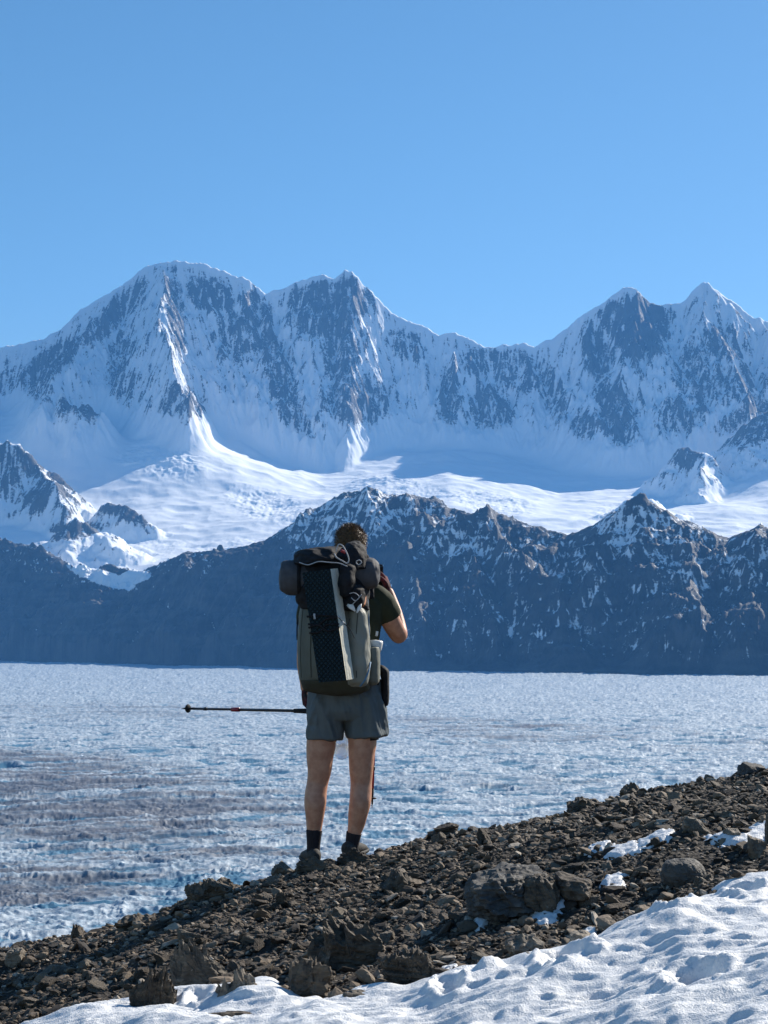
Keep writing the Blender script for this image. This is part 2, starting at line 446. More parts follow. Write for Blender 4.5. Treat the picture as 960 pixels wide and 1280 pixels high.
# ============================================================= dark foothills on the far shore
def build_hills():
    nu, ny = 1150, 520
    u = np.linspace(-0.30, 0.30, nu)
    k = np.linspace(0, 1, ny)
    Us, K = np.meshgrid(u, k)
    s0 = shore(Us) - 260
    kk = np.interp(K, [0, 0.75, 1.0], [0, 0.62, 1.0])
    Y = s0 + kk * (10900 - s0)
    X = Us * Y
    px_ = 480 + F * Us
    wx = fbm(X / 500, Y / 500, 4, 101) * 130; wy = fbm(X / 500, Y / 500, 4, 105) * 130
    XW, YW = X + wx, Y + wy
    S = shore(Us)
    hx = np.array([a for a, b in HILLSKY], float); hy = np.array([b for a, b in HILLSKY], float)
    yc0 = np.interp(px_, HCX, HCY)
    _, cz = atn(px_, np.interp(px_, hx, hy), yc0)
    jag = fbm(X / 70, Y * 0, 5, 107) * 9 * np.interp(px_, [0, 350, 420], [.55, .55, 1])
    d = yc0 - Y
    # the slope is whatever reaches the shore from that crest, a little hollow
    run = np.maximum(yc0 - (S + 20), 400)
    t = np.clip(d / run, 0, 1.6)
    prof = (1 - t) + 0.10 * np.sin(np.clip(t, 0, 1) * math.pi * 2) - 0.07 * np.sin(np.clip(t, 0, 1) * math.pi)
    base = GZ + 6
    z = np.where(d > 0, base + (cz + jag - base) * prof, cz + jag + d * 0.30)
    def on_slope(px, py, out):
        """the point of the plain slope seen at (px, py), moved out towards the viewer"""
        y1 = float(np.interp(px, HCX, HCY)); s1 = float(shore((px - 480) / F))
        r0 = float(np.interp(px, hx, hy)); z1 = at(px, r0, y1).z
        for q in np.linspace(0, 1, 60):
            yy = y1 + (s1 + 20 - y1) * q; zz = z1 + (base - z1) * q
            if 640 - 0 >= 0 and proj(0.0, yy, zz)[1] >= py: break
        return (px, py, max(yy - out, s1 + 5))
    base = GZ + 6
    sp = [([on_slope(*q) for q in l], a, b) for l, a, b in [
        ([(0, 680, 0), (70, 712, 30), (150, 742, 60), (230, 770, 110), (300, 806, 90), (370, 830, 20)], .8, .7),
        ([(122, 712, 0), (135, 702, 0), (160, 711, 10), (172, 718, 30)], .8, .6),
        ([(270, 690, 0), (300, 735, 60), (330, 770, 80), (380, 812, 40)], .85, .8),
        ([(400, 634, 0), (385, 680, 60), (400, 740, 110), (450, 800, 60)], .9, .8),
        ([(462, 613, 0), (490, 660, 80), (512, 706, 150), (500, 760, 150), (520, 815, 60)], .95, .9),
        ([(560, 634, 0), (590, 690, 60), (600, 740, 100), (630, 800, 60)], .9, .8),
        ([(612, 638, 0), (650, 690, 60), (700, 745, 100), (720, 800, 60)], .9, .8),
        ([(800, 624, 0), (770, 670, 60), (740, 720, 100), (690, 770, 80)], .95, .9),
        ([(800, 624, 0), (840, 672, 60), (870, 735, 110), (880, 790, 80)], .95, .9),
        ([(950, 660, 0), (945, 720, 70), (930, 780, 70)], .9, .8),
    ]]
    for p, s1, s2 in sp:
        z = smax(z, seg_cone(XW, YW, pts(p), s1, s2), 30)
    cr = np.minimum(sstep(0, 130, np.abs(d)), 1)
    foot = sstep(0, 80, z - base)
    r1 = ridged(XW / 560, YW / 560, 6, 111) - 0.5
    r2 = ridged((XW - YW * .3) / 150, YW / 190, 5, 115) - 0.5
    r3 = fbm(X / 60, Y / 60, 4, 118)
    z = z + foot * (0.05 + 0.95 * cr) * (r1 * 135 + r2 * 48 + r3 * 12) + foot * (1 - cr) * r3 * 5
    g1 = lic(z, X, Y, fbm(X / 50, Y / 50, 2, 401), 12, 10)
    z = z + foot * cr * (fbm(X / 260, z / 30, 3, 445) * 16)
    z = z + foot * (0.2 + 0.8 * cr) * g1 * 3 + foot * (ridged(X / 38, Y / 38, 3, 403) - .5) * 9
    # the shore: a low rubbly bench in front of the slope
    bench = GZ + 2 + np.interp(px_, [0, 560, 760], [6, 8, 22]) * sstep(0, 150, Y - S) + np.maximum(Y - S - 150, 0) * 0.06 + fbm(X / 60, Y / 60, 4, 121) * 6
    bench = np.where(Y < S, GZ - 14 + (Y - S) * 0.05, bench)
    z = smax(z, bench, 12)
    z = np.where(Y < S, np.minimum(z, GZ + 8 + (Y - S) * 0.35), z)
    gx = np.gradient(z, axis=1) / np.gradient(X, axis=1)
    gy = np.gradient(z, axis=0) / np.gradient(Y, axis=0)
    steep = np.sqrt(gx * gx + gy * gy)
    zz = z.copy()
    for _ in range(8):
        zz[:, 1:-1] = (zz[:, :-2] + zz[:, 1:-1] + zz[:, 2:]) / 3
        zz[1:-1] = (zz[:-2] + zz[1:-1] + zz[2:]) / 3
    conv = np.clip((z - zz) / 12, -1, 1)
    pxv, pyv = proj(X, Y, z)
    hi = blob(pxv, pyv, [(440, 640, 110, 55, -15, 1.0), (560, 670, 80, 45, 10, .85), (620, 690, 120, 60, 10, .72), (800, 660, 80, 45, 10, 1.0), (740, 690, 90, 60, -30, .7),
                         (860, 690, 80, 60, 20, .8), (950, 690, 60, 60, 0, .75), (640, 760, 320, 60, 0, .5), (420, 735, 80, 60, 0, .5), (850, 780, 140, 70, 0, .42), (230, 705, 60, 16, 0, .5), (50, 700, 100, 22, 20, .35)])
    # the white gully left of the small knoll
    gully = blob(pxv, pyv, [(130, 722, 46, 9, 18, 1.0), (165, 722, 24, 9, -10, 1.0)])
    fine = fbm(X / 48, Y / 60, 4, 131)
    patch = fbm(X / 160 + fine, Y / 200, 4, 135)
    s1 = lic(z, X, Y, fbm(X / 10, Y / 10, 2, 411), 5, 5)
    s0 = lic(z, X, Y, fbm(X / 60, Y / 60, 3, 415), 14, 9)
    diag = fbm((X - Y * .7) / 210, (X + Y * .9) / 45, 4, 418)
    diag2 = ridged((X - Y * .8) / 170, (X + Y * 1.1) / 34, 3, 419) - .62
    snow = 0.46 * hi - 0.14 * conv + 0.18 * patch + 0.10 * fine + 0.09 * s1 + 0.03 * s0 + 0.10 * diag + 0.40 * diag2 + 0.55 * (ridged(X / 46, Y / 60, 4, 421) - .60) + 0.015
    snow = snow + 0.34 * fbm((X + z * .8) / 110, z / 17, 4, 423) * sstep(0, 1, hi * 2)
    rock = 1.0 - snow - 0.06
    rock = rock - 1.6 * gully
    rock = rock + 0.5 * sstep(0, 50, 60 - (z - GZ)) * (fine < .5)
    tone = 0.04 * s0 + 0.02 * s1 + 0.25 * fbm(X / 90, Y / 90, 5, 441) + 0.30 * fbm(X / 260, z / 26, 4, 443)
    # behind the crest lies the snow basin
    rock = np.where(d < -60, rock - 0.9 * sstep(60, 220, -d), rock)
    o = grid_mesh('foothills', X, Y, z, M_hill, {'rock': rock, 'tone': tone})
    tag(o, 'dark rocky foothills dusted with snow along the far shore', 'hills', kind='structure')

build_hills()

# ============================================================= the glacier
def build_glacier():
    m = NT('glacier_ice')
    v = m.obj()
    n1 = m.noise(m.obj((1, .8, 1)), 0.14, 8, 0.7)
    n2 = m.noise(m.obj((1, .6, 1)), 0.012, 6, 0.6)
    snow = m.mix(m.ramp(n1, 0.36, 0.66), (0.16, 0.24, 0.32), (0.50, 0.55, 0.59))
    low = m.attr('hollow_shade')
    ice = m.mix(m.ramp(m.math('ADD', low, m.math('MULTIPLY', m.math('SUBTRACT', n1, .5), .8)), 0.35, 0.95), snow, (0.050, 0.155, 0.25))  # blue ice, with the shading of hollows and crevasses painted into its colour
    dirt_shade = m.attr('dirt_shade')
    df = m.ramp(m.math('ADD', dirt_shade, m.math('MULTIPLY', m.math('SUBTRACT', n1, .5), 1.2)), 0.20, 1.1, 0, 0.80)
    m.col(m.mix(df, ice, (0.080, 0.078, 0.095)))  # debris; its blue dark tone also paints shade on the ice
    m.rough(0.6)
    m.bump(n1, 1.0, 0.5)
    nu, ny = 1500, 900
    u = np.linspace(-0.31, 0.31, nu)
    pyk = np.linspace(1330, 818, ny)                      # rows thin out with distance
    _, zz = atn(480, pyk, 1.0)
    yk = np.minimum(GZ / zz, 11500)
    U, Y = np.meshgrid(u, yk)
    X = U * Y
    wx = fbm(X / 90, Y / 90, 3, 201) * 22; wy = fbm(X / 90, Y / 90, 3, 205) * 8
    XW, YW = X + wx, Y + wy
    XR = XW * 0.98 + YW * 0.18; YR = -XW * 0.18 + YW * 0.98
    a1 = ridged(XR / 52, YR / 34, 4, 211, 0.5)
    a2 = ridged(XR / 13, YR / 13, 3, 215)
    swell = fbm(X / 420, Y / 260, 4, 221)
    mid = fbm(XR / 130, YR / 60, 4, 223)
    near = 1 - sstep(900, 3500, Y)
    z = GZ + swell * 7 + mid * 4.0 + (a1 - .45) * (4.6 - .6 * near) + (a2 - .45) * 1.6 + near * (ridged(XR / 6, YR / 8, 2, 219) - .45) * 1.1
    lens = sstep(.30, .55, fbm(XR / 105 + 5, YR / 62, 3, 251)) * sstep(700, 900, Y)
    z = z - lens * 3.0
    px_, py_ = proj(X, Y, z * 0 + GZ)
    hol_shade = sstep(0.62, 0.12, a1) * 0.75 - 0.2 * mid  # mask for blue ice and the painted shade of the hollows
    hol_shade = hol_shade + 0.75 * fbm(XR / 46, YR / 34, 5, 241, .6) + 0.55 * fbm(XR / 190, YR / 70, 4, 245) + .45 * sstep(.2, .8, fbm(XR / 90, YR / 55, 4, 248)) + .45 * fbm(XR / 12, YR / 16, 3, 249) + .55 * lens + .5 * (ridged(XR / 420 + 7, YR / 75, 3, 253) > .80)
    hol_shade = hol_shade * np.interp(Y, [600, 1500, 3500, 9000], [1.8, 1.5, .6, .35])
    q = fbm(X / 300 + 3, Y / 120, 4, 231)
    st_ = fbm(XR / 260, YR / 26, 4, 235)
    dm = blob(px_, py_, [(60, 1000, 300, 66, 3, 1.0), (20, 1105, 210, 34, 0, .85), (220, 1040, 260, 70, 0, .62), (560, 985, 320, 26, 0, .3), (140, 890, 300, 14, 0, .45), (640, 912, 200, 16, 4, .6), (560, 925, 260, 10, 3, .5), (860, 935, 120, 7, 0, .5)])
    dirt_shade = 1.15 * dm * (0.78 + 0.9 * q + 1.3 * st_) + 0.20 * st_  # debris bands, shaded streaks of the ice painted in with them
    line = np.abs(py_ - (906 + (px_ - 500) * 0.035 + 5 * np.sin(px_ / 47.0)))
    dirt_shade = np.maximum(dirt_shade, 0.75 * (1 - sstep(1.5, 5, line)) * sstep(380, 520, px_) * (0.6 + st_))
    o = grid_mesh('glacier', X, Y, z, m.m, {'hollow_shade': hol_shade, 'dirt_shade': dirt_shade}, smooth=True)
    tag(o, 'wide crevassed blue white glacier filling the valley', 'glacier', kind='structure')
build_glacier()

# ============================================================= air
def build_haze():
    bm = bmesh.new()
    bmesh.ops.create_cube(bm, size=1.0)
    me = D.meshes.new('haze'); bm.to_mesh(me); bm.free()
    o = D.objects.new('haze', me); COL.objects.link(o)
    zl, zh = -420.0, 3400.0
    o.location = (0, 7000, (zl + zh) / 2)
    o.scale = (16000, 21000, zh - zl)
    mt = D.materials.new('haze'); mt.use_nodes = True
    t = mt.node_tree; t.nodes.clear()
    oo = t.nodes.new('ShaderNodeOutputMaterial')
    pv = t.nodes.new('ShaderNodeVolumePrincipled')
    pv.inputs['Color'].default_value = HAZE_COL
    pv.inputs['Density'].default_value = HAZE_D
    pv.inputs['Anisotropy'].default_value = 0.0
    t.links.new(pv.outputs[0], oo.inputs['Volume'])
    me.materials.append(mt)
    tag(o, kind='stuff')
HAZE_D = 2.8e-5
HAZE_COL = (0.15, 0.46, 1.0, 1)
build_haze()
# ============================================================= the near slope
EDGE = [(-400, 1250), (-200, 1215), (0, 1177), (60, 1167), (130, 1153), (200, 1134), (250, 1112), (330, 1094), (350, 1086), (400, 1080), (450, 1068), (540, 1040), (640, 1023),
        (720, 1005), (760, 992), (830, 980), (900, 966), (960, 953), (1160, 905), (1400, 850)]
EY = 10.1
_ex, _ez = atn([a for a, b in EDGE], [b for a, b in EDGE], EY)
def ground_z(X, Y):
    X = np.asarray(X, float); Y = np.asarray(Y, float)
    plane = -1.235 + 0.2368 * X
    res = np.interp(X, _ex, _ez) - plane
    near = sstep(7.5, 9.8, Y) * np.exp(-(np.maximum(Y - 12, 0) / 6) ** 2) * np.exp(-(np.maximum(np.abs(X) - 4.0, 0) / 3.0) ** 2)
    z = plane + res * near
    z = z - 0.62 * np.log1p(np.exp((Y - EY - 0.05) / 0.16)) * 0.16
    amp = 1 - 0.75 * sstep(8.6, 9.6, Y) * (1 - sstep(10.4, 12, Y))
    z = z + amp * (fbm(X / 1.1, Y / 1.1, 3, 501) * 0.09 + fbm(X / 0.32, Y / 0.32, 3, 505) * 0.045)
    far = sstep(12, 60, np.hypot(X, Y))
    z = z + far * fbm(X / 24, Y / 24, 5, 509) * 5 - far * np.maximum(X - 60, 0) * 0.0
    return z
def hit(px, py):
    """ground point seen at a photo pixel"""
    lo = None
    for Y in np.arange(3.0, 12.0, 0.02):
        p = at(px, py, Y)
        if p.z < float(ground_z(p.x, p.y)): return Vector((p.x, p.y, float(ground_z(p.x, p.y))))
    p = at(px, py, EY); return Vector((p.x, EY, float(ground_z(p.x, EY))))

def mat_rock(name, dark, light, scale=9.0, strata=True, bump=0.01):
    m = NT(name)
    v = m.obj()
    oi = m.n('ShaderNodeObjectInfo').outputs['Random']
    n1 = m.noise(v, scale, 8, 0.65)
    n2 = m.noise(m.obj((1, 1, 3.0)), scale * 3.5, 6, 0.6)
    t = m.math('ADD', m.math('MULTIPLY', n1, 0.6), m.math('MULTIPLY', n2, 0.4))
    t = m.math('ADD', t, m.math('MULTIPLY', m.math('SUBTRACT', oi, .5), .12))
    c = m.mix(m.ramp(t, 0.36, 0.66), dark, light)
    lich = m.ramp(m.noise(v, scale * 6, 4, .6), 0.64, 0.72, 0, 0.5)
    m.col(m.mix(lich, c, (0.32, 0.30, 0.27)))
    m.rough(m.ramp(n2, .3, .7, .62, .9))
    m.bump(m.math('ADD', n1, n2), bump, 0.9)
    return m.m
M_rock = mat_rock('schist_rock', (0.032, 0.025, 0.019), (0.155, 0.12, 0.085))
M_rockp = mat_rock('pale_schist_rock', (0.095, 0.078, 0.060), (0.29, 0.245, 0.19))
M_rockb = mat_rock('grey_boulder_rock', (0.040, 0.038, 0.037), (0.13, 0.12, 0.105))

def mat_scree():
    m = NT('scree_stones')
    v = m.obj()
    tint = m.attr('tint')
    n1 = m.noise(v, 60, 6, 0.65)
    c = m.mix(tint, (0.028, 0.021, 0.016), (0.27, 0.20, 0.135))
    c = m.mix(m.ramp(tint, .80, .95), c, (0.36, 0.31, 0.25))
    c = m.mix(m.ramp(n1, .4, .75, 0, .5), c, (0.05, 0.045, 0.042))
    m.col(c); m.rough(0.8); m.bump(n1, 0.004, 0.8)
    return m.m
def mat_ground():
    m = NT('stony_ground')
    v = m.obj()
    n1 = m.noise(v, 3.0, 8, 0.7); n2 = m.noise(v, 45.0, 8, 0.7)
    vo = m.vor(v, 38.0)
    c = m.mix(m.ramp(m.math('ADD', m.math('MULTIPLY', n1, .5), m.math('MULTIPLY', n2, .5)), .35, .65), (0.018, 0.015, 0.013), (0.055, 0.045, 0.036))
    m.col(m.mix(m.ramp(vo.outputs['Color'], .6, .9, 0, .5), c, (0.14, 0.12, 0.10)))
    m.rough(0.85)
    m.bump(m.math('ADD', m.math('MULTIPLY', vo.outputs['Distance'], 1.4), n2), 0.02, 1.0)
    return m.m

def build_ground():
    def axis(lo, hi, a, b, fine, grow=1.16):
        mid = list(np.arange(a, b, fine)); out = []
        s = fine; x = a
        while x > lo: s *= grow; x -= s; out.append(x)
        out = out[::-1] + mid
        s = fine; x = mid[-1]
        while x < hi: s *= grow; x += s; out.append(x)
        return np.array(out)
    xs = axis(-520, 160, -3.2, 3.4, 0.016, 1.12); ys = axis(-60, 460, 3.2, 11.4, 0.016, 1.12)
    X, Y = np.meshgrid(xs, ys)
    Z = ground_z(X, Y)
    Z = Z + (ridged(X / 0.11, Y / 0.11, 3, 521) - .5) * 0.022 * (np.hypot(X, Y) < 16)
    o = grid_mesh('rocky_ground', X, Y, Z, mat_ground(), smooth=False)
    tag(o, 'dark stony mountainside sloping down to the left', 'ground', kind='structure')
build_ground()

# ---- stones: a rough polyhedron cut by planes, with bedding
def ico(n):
    bm = bmesh.new(); bmesh.ops.create_icosphere(bm, subdivisions=n, radius=1.0)
    bm.verts.ensure_lookup_table()
    V = np.array([v.co[:] for v in bm.verts]); Fc = np.array([[v.index for v in f.verts] for f in bm.faces])
    bm.free()
    return V, Fc
ICO = {n: ico(n) for n in (1, 2, 3, 4, 5)}
def stone(seed, n, size, planes=11, rough=0.06, bed=0.0, bedax=(0, .2, 1), rnd=0.0, jag=0.0):
    r = np.random.RandomState(seed)
    V, Fc = ICO[n]
    N = r.normal(size=(planes, 3)); N /= np.linalg.norm(N, axis=1)[:, None]
    N = np.concatenate([N, [[0, 0, 1], [0, 0, -1], [1, 0, 0], [-1, 0, 0], [0, 1, 0], [0, -1, 0]] + r.normal(size=(6, 3)) * .22])
    N /= np.linalg.norm(N, axis=1)[:, None]
    dd = np.concatenate([r.uniform(.72, 1.05, planes), r.uniform(.75, .95, 6)])
    k = V @ N.T
    rad = np.min(np.where(k > 0.05, dd / np.maximum(k, 0.05), 9), axis=1)
    rad = np.minimum(rad, 1.5) * (1 - rnd) + .85 * rnd
    P = V * rad[:, None]
    o = r.rand(2) * 50
    if jag:
        u = P[:, 0] * 1.5 + o[0]; q = (P[:, 1]) * 1.2 + o[1]
        P[:, 2] += jag * np.clip(P[:, 2] + .4, 0, 2) * ((ridged(u, q, 4, seed % 31, .6) - .45) * 1.6 - .5 * np.abs(P[:, 0]))
        P[:, 0] *= 1 - .3 * jag * np.clip(P[:, 2], 0, 1)
    nz = fbm(P[:, 0] * 1.6 + P[:, 2] * .9 + o[0], P[:, 1] * 1.6 - P[:, 2] * .8 + o[1], 5, seed % 97, .55)
    P = P * (1 + rough * 2.2 * nz)[:, None]
    P = P * (1 + rough * .5 * fbm(P[:, 0] * 6 + P[:, 2] * 4, P[:, 1] * 6 - P[:, 2] * 3.5, 3, 41))[:, None]
    if bed > 0:
        ax = np.array(bedax, float); ax /= np.linalg.norm(ax)
        h = P @ ax * 7 + 1.5 * fbm(P[:, 0] + o[0], P[:, 1] + o[1], 2, 3)
        ledge = np.abs(pn(h, P[:, 0] * .5 + o[0], 8)) + .5 * np.abs(pn(h * 2.7, P[:, 1] * .7, 9))
        P = P * (1 - bed * ledge)[:, None]
    return P * np.array(size), Fc
def rotm(rz, rx, ry):
    return np.array((Matrix.Rotation(rz, 3, 'Z') @ Matrix.Rotation(rx, 3, 'X') @ Matrix.Rotation(ry, 3, 'Y')))
def raw_mesh(name, V, Fc, mat, smooth=False, attrs=None):
    me = D.meshes.new(name)
    me.vertices.add(len(V)); me.vertices.foreach_set('co', np.asarray(V, np.float32).ravel())
    k = Fc.shape[1]
    me.loops.add(Fc.size); me.loops.foreach_set('vertex_index', Fc.astype(np.int32).ravel())
    me.polygons.add(len(Fc)); me.polygons.foreach_set('loop_start', np.arange(0, Fc.size, k, dtype=np.int32))
    me.polygons.foreach_set('use_smooth', np.full(len(Fc), smooth, dtype=bool))
    me.update(calc_edges=True)
    for kk, v in (attrs or {}).items():
        a = me.attributes.new(kk, 'FLOAT', 'POINT'); a.data.foreach_set('value', np.asarray(v, np.float32))
    me.materials.append(mat)
    return me
def link(name, me, parent=None):
    o = D.objects.new(name, me); COL.objects.link(o)
    if parent: o.parent = parent
    return o

# ---- the snow bank: outline on the ground, from points seen on it
BANK = [(40, 1300), (60, 1277), (130, 1262), (185, 1247), (232, 1240), (262, 1238), (330, 1228), (362, 1243), (400, 1256), (430, 1252), (455, 1240), (505, 1240), (545, 1226), (590, 1214), (640, 1206), (690, 1194),
        (730, 1186), (765, 1168), (800, 1157), (825, 1150), (850, 1142), (880, 1128), (892, 1124), (893, 1113), (905, 1107), (930, 1102), (985, 1096), (1040, 1084), (1120, 1088)]
def build_snow():
    m = NT('old_snow')
    v = m.obj()
    n1 = m.noise(v, 30, 6, .6); n2 = m.noise(v, 160, 4, .6)
    m.col(m.mix(m.ramp(m.noise(v, 55, 6, .75), .70, .78, 0, .6), m.mix(m.ramp(n1, .35, .65), (0.66, 0.68, 0.71), (0.80, 0.80, 0.795)), (0.36, 0.33, 0.30)))
    sp = m.ramp(m.noise(v, 70, 5, .7), .70, .80, 0, .35)
    m.rough(0.5)
    m.b.inputs['Subsurface Weight'].default_value = 0.0
    m.b.inputs['Subsurface Radius'].default_value = (0.02, 0.03, 0.04)
    m.b.inputs['Subsurface Scale'].default_value = 0.6
    m.bump(m.math('ADD', n1, m.math('MULTIPLY', n2, .6)), 0.007, 1.0)
    out = [hit(min(max(a, 0), 960), b) if 0 <= a <= 960 and b < 1280 else None for a, b in BANK]
    P = [(p.x, p.y) for p in out if p is not None]
    last = P[-1]
    P = [(-2.6, 3.0), (-1.75, 5.9)] + P + [(last[0] + .35, last[1] + .05), (4.4, 7.6), (4.4, 2.2), (-2.6, 2.2)]
    xs = np.arange(-2.5, 4.2, 0.0095); ys = np.arange(2.4, 8.2, 0.0095)
    X, Y = np.meshgrid(xs, ys)
    def sdf(X, Y, P):
        d = np.full(X.shape, 1e9); ins = np.zeros(X.shape, bool)
        for (x0, y0), (x1, y1) in zip(P, P[1:] + P[:1]):
            dx, dy = x1 - x0, y1 - y0
            t = np.clip(((X - x0) * dx + (Y - y0) * dy) / (dx * dx + dy * dy + 1e-12), 0, 1)
            d = np.minimum(d, np.hypot(X - x0 - t * dx, Y - y0 - t * dy))
            c = (y0 > Y) != (y1 > Y)
            ins ^= c & (X < dx * (Y - y0) / (dy if abs(dy) > 1e-9 else 1e-9) + x0)
        return np.where(ins, d, -d)
    s = sdf(X, Y, P) + fbm(X / .16, Y / .22, 4, 601) * 0.05
    th = np.where(s > 0, 0.030 * (1 - np.exp(-s / 0.05)) + 0.05 * sstep(0, .6, s), s * 0.8)
    # sun cups and wind ripples
    c, n = math.cos(R(24)), math.sin(R(24))
    wx = X + fbm(X / .3, Y / .3, 2, 611) * .05; wy = Y + fbm(X / .3, Y / .3, 2, 613) * .03
    XR = wx * c + wy * n; YR = -wx * n + wy * c
    cup = ridged(wx / .17 + wy * 1.5, wy / .075, 3, 615, .45)
    cup2 = ridged(wx / .075, wy / .045, 2, 617)
    th = th + sstep(0.01, .22, s) * ((cup - .5) * .016 + (cup2 - .5) * .007 + fbm(X / .5, Y / .7, 3, 619) * .03)
    # old footprints and knocked-over lumps
    for (a, b, rx, ry, dp) in [(702, 1222, .075, .16, -.055), (842, 1158, .05, .13, -.045), (712, 1160, .05, .10, -.03), (870, 1262, .08, .16, -.05), (560, 1262, .05, .12, -.03), (250, 1262, .05, .10, -.02),
                               (612, 1232, .055, .06, .030), (575, 1240, .05, .06, .028), (745, 1232, .05, .08, .025), (640, 1246, .06, .05, .018), (930, 1130, .06, .12, -.03)]:
        p = hit(a, b); q = np.sqrt(((X - p.x) / rx) ** 2 + ((Y - p.y) / ry) ** 2) + fbm(X / .05, Y / .05, 2, 623) * .25
        th = th + dp * (1 - sstep(.4, 1.1, q)) + (0.016 * np.exp(-((q - 1.2) / .25) ** 2) if dp < 0 else 0)
    Z = ground_z(X, Y) + 0.012 + th
    keep = (th > -0.05) 
    n_, m_ = X.shape
    idx = np.arange(n_ * m_).reshape(n_, m_)
    q = np.stack([idx[:-1, :-1], idx[:-1, 1:], idx[1:, 1:], idx[1:, :-1]], -1).reshape(-1, 4)
    kq = keep.ravel()[q].all(1)
    q = q[kq]; used = np.unique(q); rm = np.full(n_ * m_, -1); rm[used] = np.arange(len(used))
    V = np.stack([X, Y, Z], -1).reshape(-1, 3)[used]
    me = raw_mesh('snow_bank', V, rm[q], m.m, True)
    tag(link('snow_bank', me), 'bank of old rippled snow at the bottom right', 'snow', kind='structure')
    # remnants between the stones
    for i, (a, b, rx, ry, ang) in enumerate([(686, 1141, .065, .16, -14), (601, 1156, .045, .06, 0), (768, 1107, .05, .14, -10), (748, 1063, .06, .10, 0), (782, 1064, .10, .12, 10), (818, 1051, .10, .12, 5), (930, 1046, .14, .14, 0),
                                     (940, 1058, .05, .05, 0), (738, 1170, .025, .12, 0), (962, 1040, .12, .15, 0), (560, 1214, .04, .06, 0)]):
        p = hit(a, b)
        xs = np.linspace(-1.5, 1.5, 60)
        U, W = np.meshgrid(xs * rx, xs * ry)
        c, n = math.cos(R(ang)), math.sin(R(ang))
        Xp = p.x + U * c - W * n; Yp = p.y + U * n + W * c
        q = 1 - np.sqrt((U / rx) ** 2 + (W / ry) ** 2) + fbm(Xp / .06, Yp / .08, 3, 631 + i) * .7
        Z = ground_z(Xp, Yp) + np.clip(q, -0.8, .35) * 0.045 + .004 + fbm(Xp / .03, Yp / .04, 2, 633) * .006
        o = grid_mesh('snow_patch', Xp, Yp, Z, m.m)
        tag(o, 'small remnant of snow left between the stones', 'snow', 'snow remnants among the stones', 'structure')
    return P, sdf
SNOWP, SDF = build_snow()

def build_scree():
    r = np.random.RandomState(5)
    protos = []
    for i in range(26):
        f = r.uniform(.22, .6)
        protos.append(stone(900 + i, 3 if i < 9 else 1, (1.0, r.uniform(.5, .9), f), 7, .06, .1 if i < 9 else 0))
    tw = []
    def scatter(n, x0, x1, y0, y1, smin, smax, pw, big=False):
        X = r.uniform(x0, x1, n); Y = r.uniform(y0, y1, n)
        s = smin + (smax - smin) * r.rand(n) ** pw
        sd_ = SDF(X, Y, SNOWP)
        ok = (sd_ < 0.02) | (r.rand(n) < 0.0012 + .02 * np.exp(-np.maximum(sd_, 0) / .06))
        ok &= ~((sd_ > 0.02) & (s < .007))
        X, Y, s = X[ok], Y[ok], s[ok]
        Z = ground_z(X, Y) + s * r.uniform(-.05, .35, len(s)) + np.where(sd_[ok] > 0, .045 * (1 - np.exp(-np.maximum(sd_[ok], 0) / .05)) + .03 * sstep(0, .6, sd_[ok]), 0)
        pi = r.randint(9, 26, len(s)) if not big else r.randint(0, 9, len(s))
        for k in range(len(s)):
            tw.append((X[k], Y[k], Z[k], s[k], pi[k]))
    scatter(58000, -2.7, 2.9, 4.6, 10.7, .005, .015, 1.1)
    scatter(17000, -2.7, 2.9, 4.6, 10.6, .012, .030, 1.7)
    scatter(3500, -2.7, 2.9, 9.2, 10.4, .012, .030, 1.2)
    scatter(1900, -2.7, 2.9, 4.8, 10.4, .026, .052, 2.0, True)
    scatter(5000, -9, 10, 3.0, 20.0, .015, .035, 2)
    Vs, Fs, Ts = [], [], []
    off = 0
    for (x, y, z, s, pi) in tw:
        P, Fc = protos[pi]
        M = rotm(r.uniform(0, 6.28), r.normal() * .38, r.normal() * .38 - .15)
        M = M * s
        V = P @ M.T + (x, y, z)
        Vs.append(V); Fs.append(Fc + off); off += len(V)
        Ts.append(np.full(len(V), r.rand() ** 1.7))
    me = raw_mesh('scree', np.concatenate(Vs), np.concatenate(Fs), mat_scree(), False, {'tint': np.concatenate(Ts)})
    tag(link('scree', me), 'loose dark scree of small slabby stones', 'scree', kind='stuff')
build_scree()

# ---- stones one can point to
def boulder(px, py, wpx, hpx, depth, seed, label, mat=None, rz=0, rx=0, ry=0, n=4, bed=.12, rough=.10, planes=9, sink=.25, bedax=(0, .2, 1), name='boulder', cat='boulder', Y=None, rnd=0.0, jag=0.0):
    """py is the row of its foot"""
    p = hit(px, py) if Y is None else None
    if p is None:
        q = at(px, py, Y); p = Vector((q.x, Y, float(ground_z(q.x, Y))))
    k = p.y / F
    w_, h_ = wpx * k / 2, hpx * k / 2 / (1 - sink * .5)
    V, Fc = stone(seed, n, (w_, depth, h_), planes, rough, bed, bedax, rnd, jag)
    V = V @ rotm(R(rz), R(rx), R(ry)).T
    # an even fit to the height and width seen
    V[:, 0] *= wpx * k / (V[:, 0].max() - V[:, 0].min())
    hh = hpx * k / (1 - sink)
    V[:, 2] *= hh / (V[:, 2].max() - V[:, 2].min())
    V[:, 2] -= V[:, 2].min() + hh * sink
    me = raw_mesh(name, V, Fc, mat or M_rock)
    o = link(name, me); o.location = p
    tag(o, label, cat)
    return o
B = boulder
B(192, 1276, 60, 66, .07, 11, 'dark upright block at the left foot of the tall pale slab, standing in the snow', M_rock, ry=14, bed=.2, bedax=(1, 0, .25), n=5, jag=0.45)
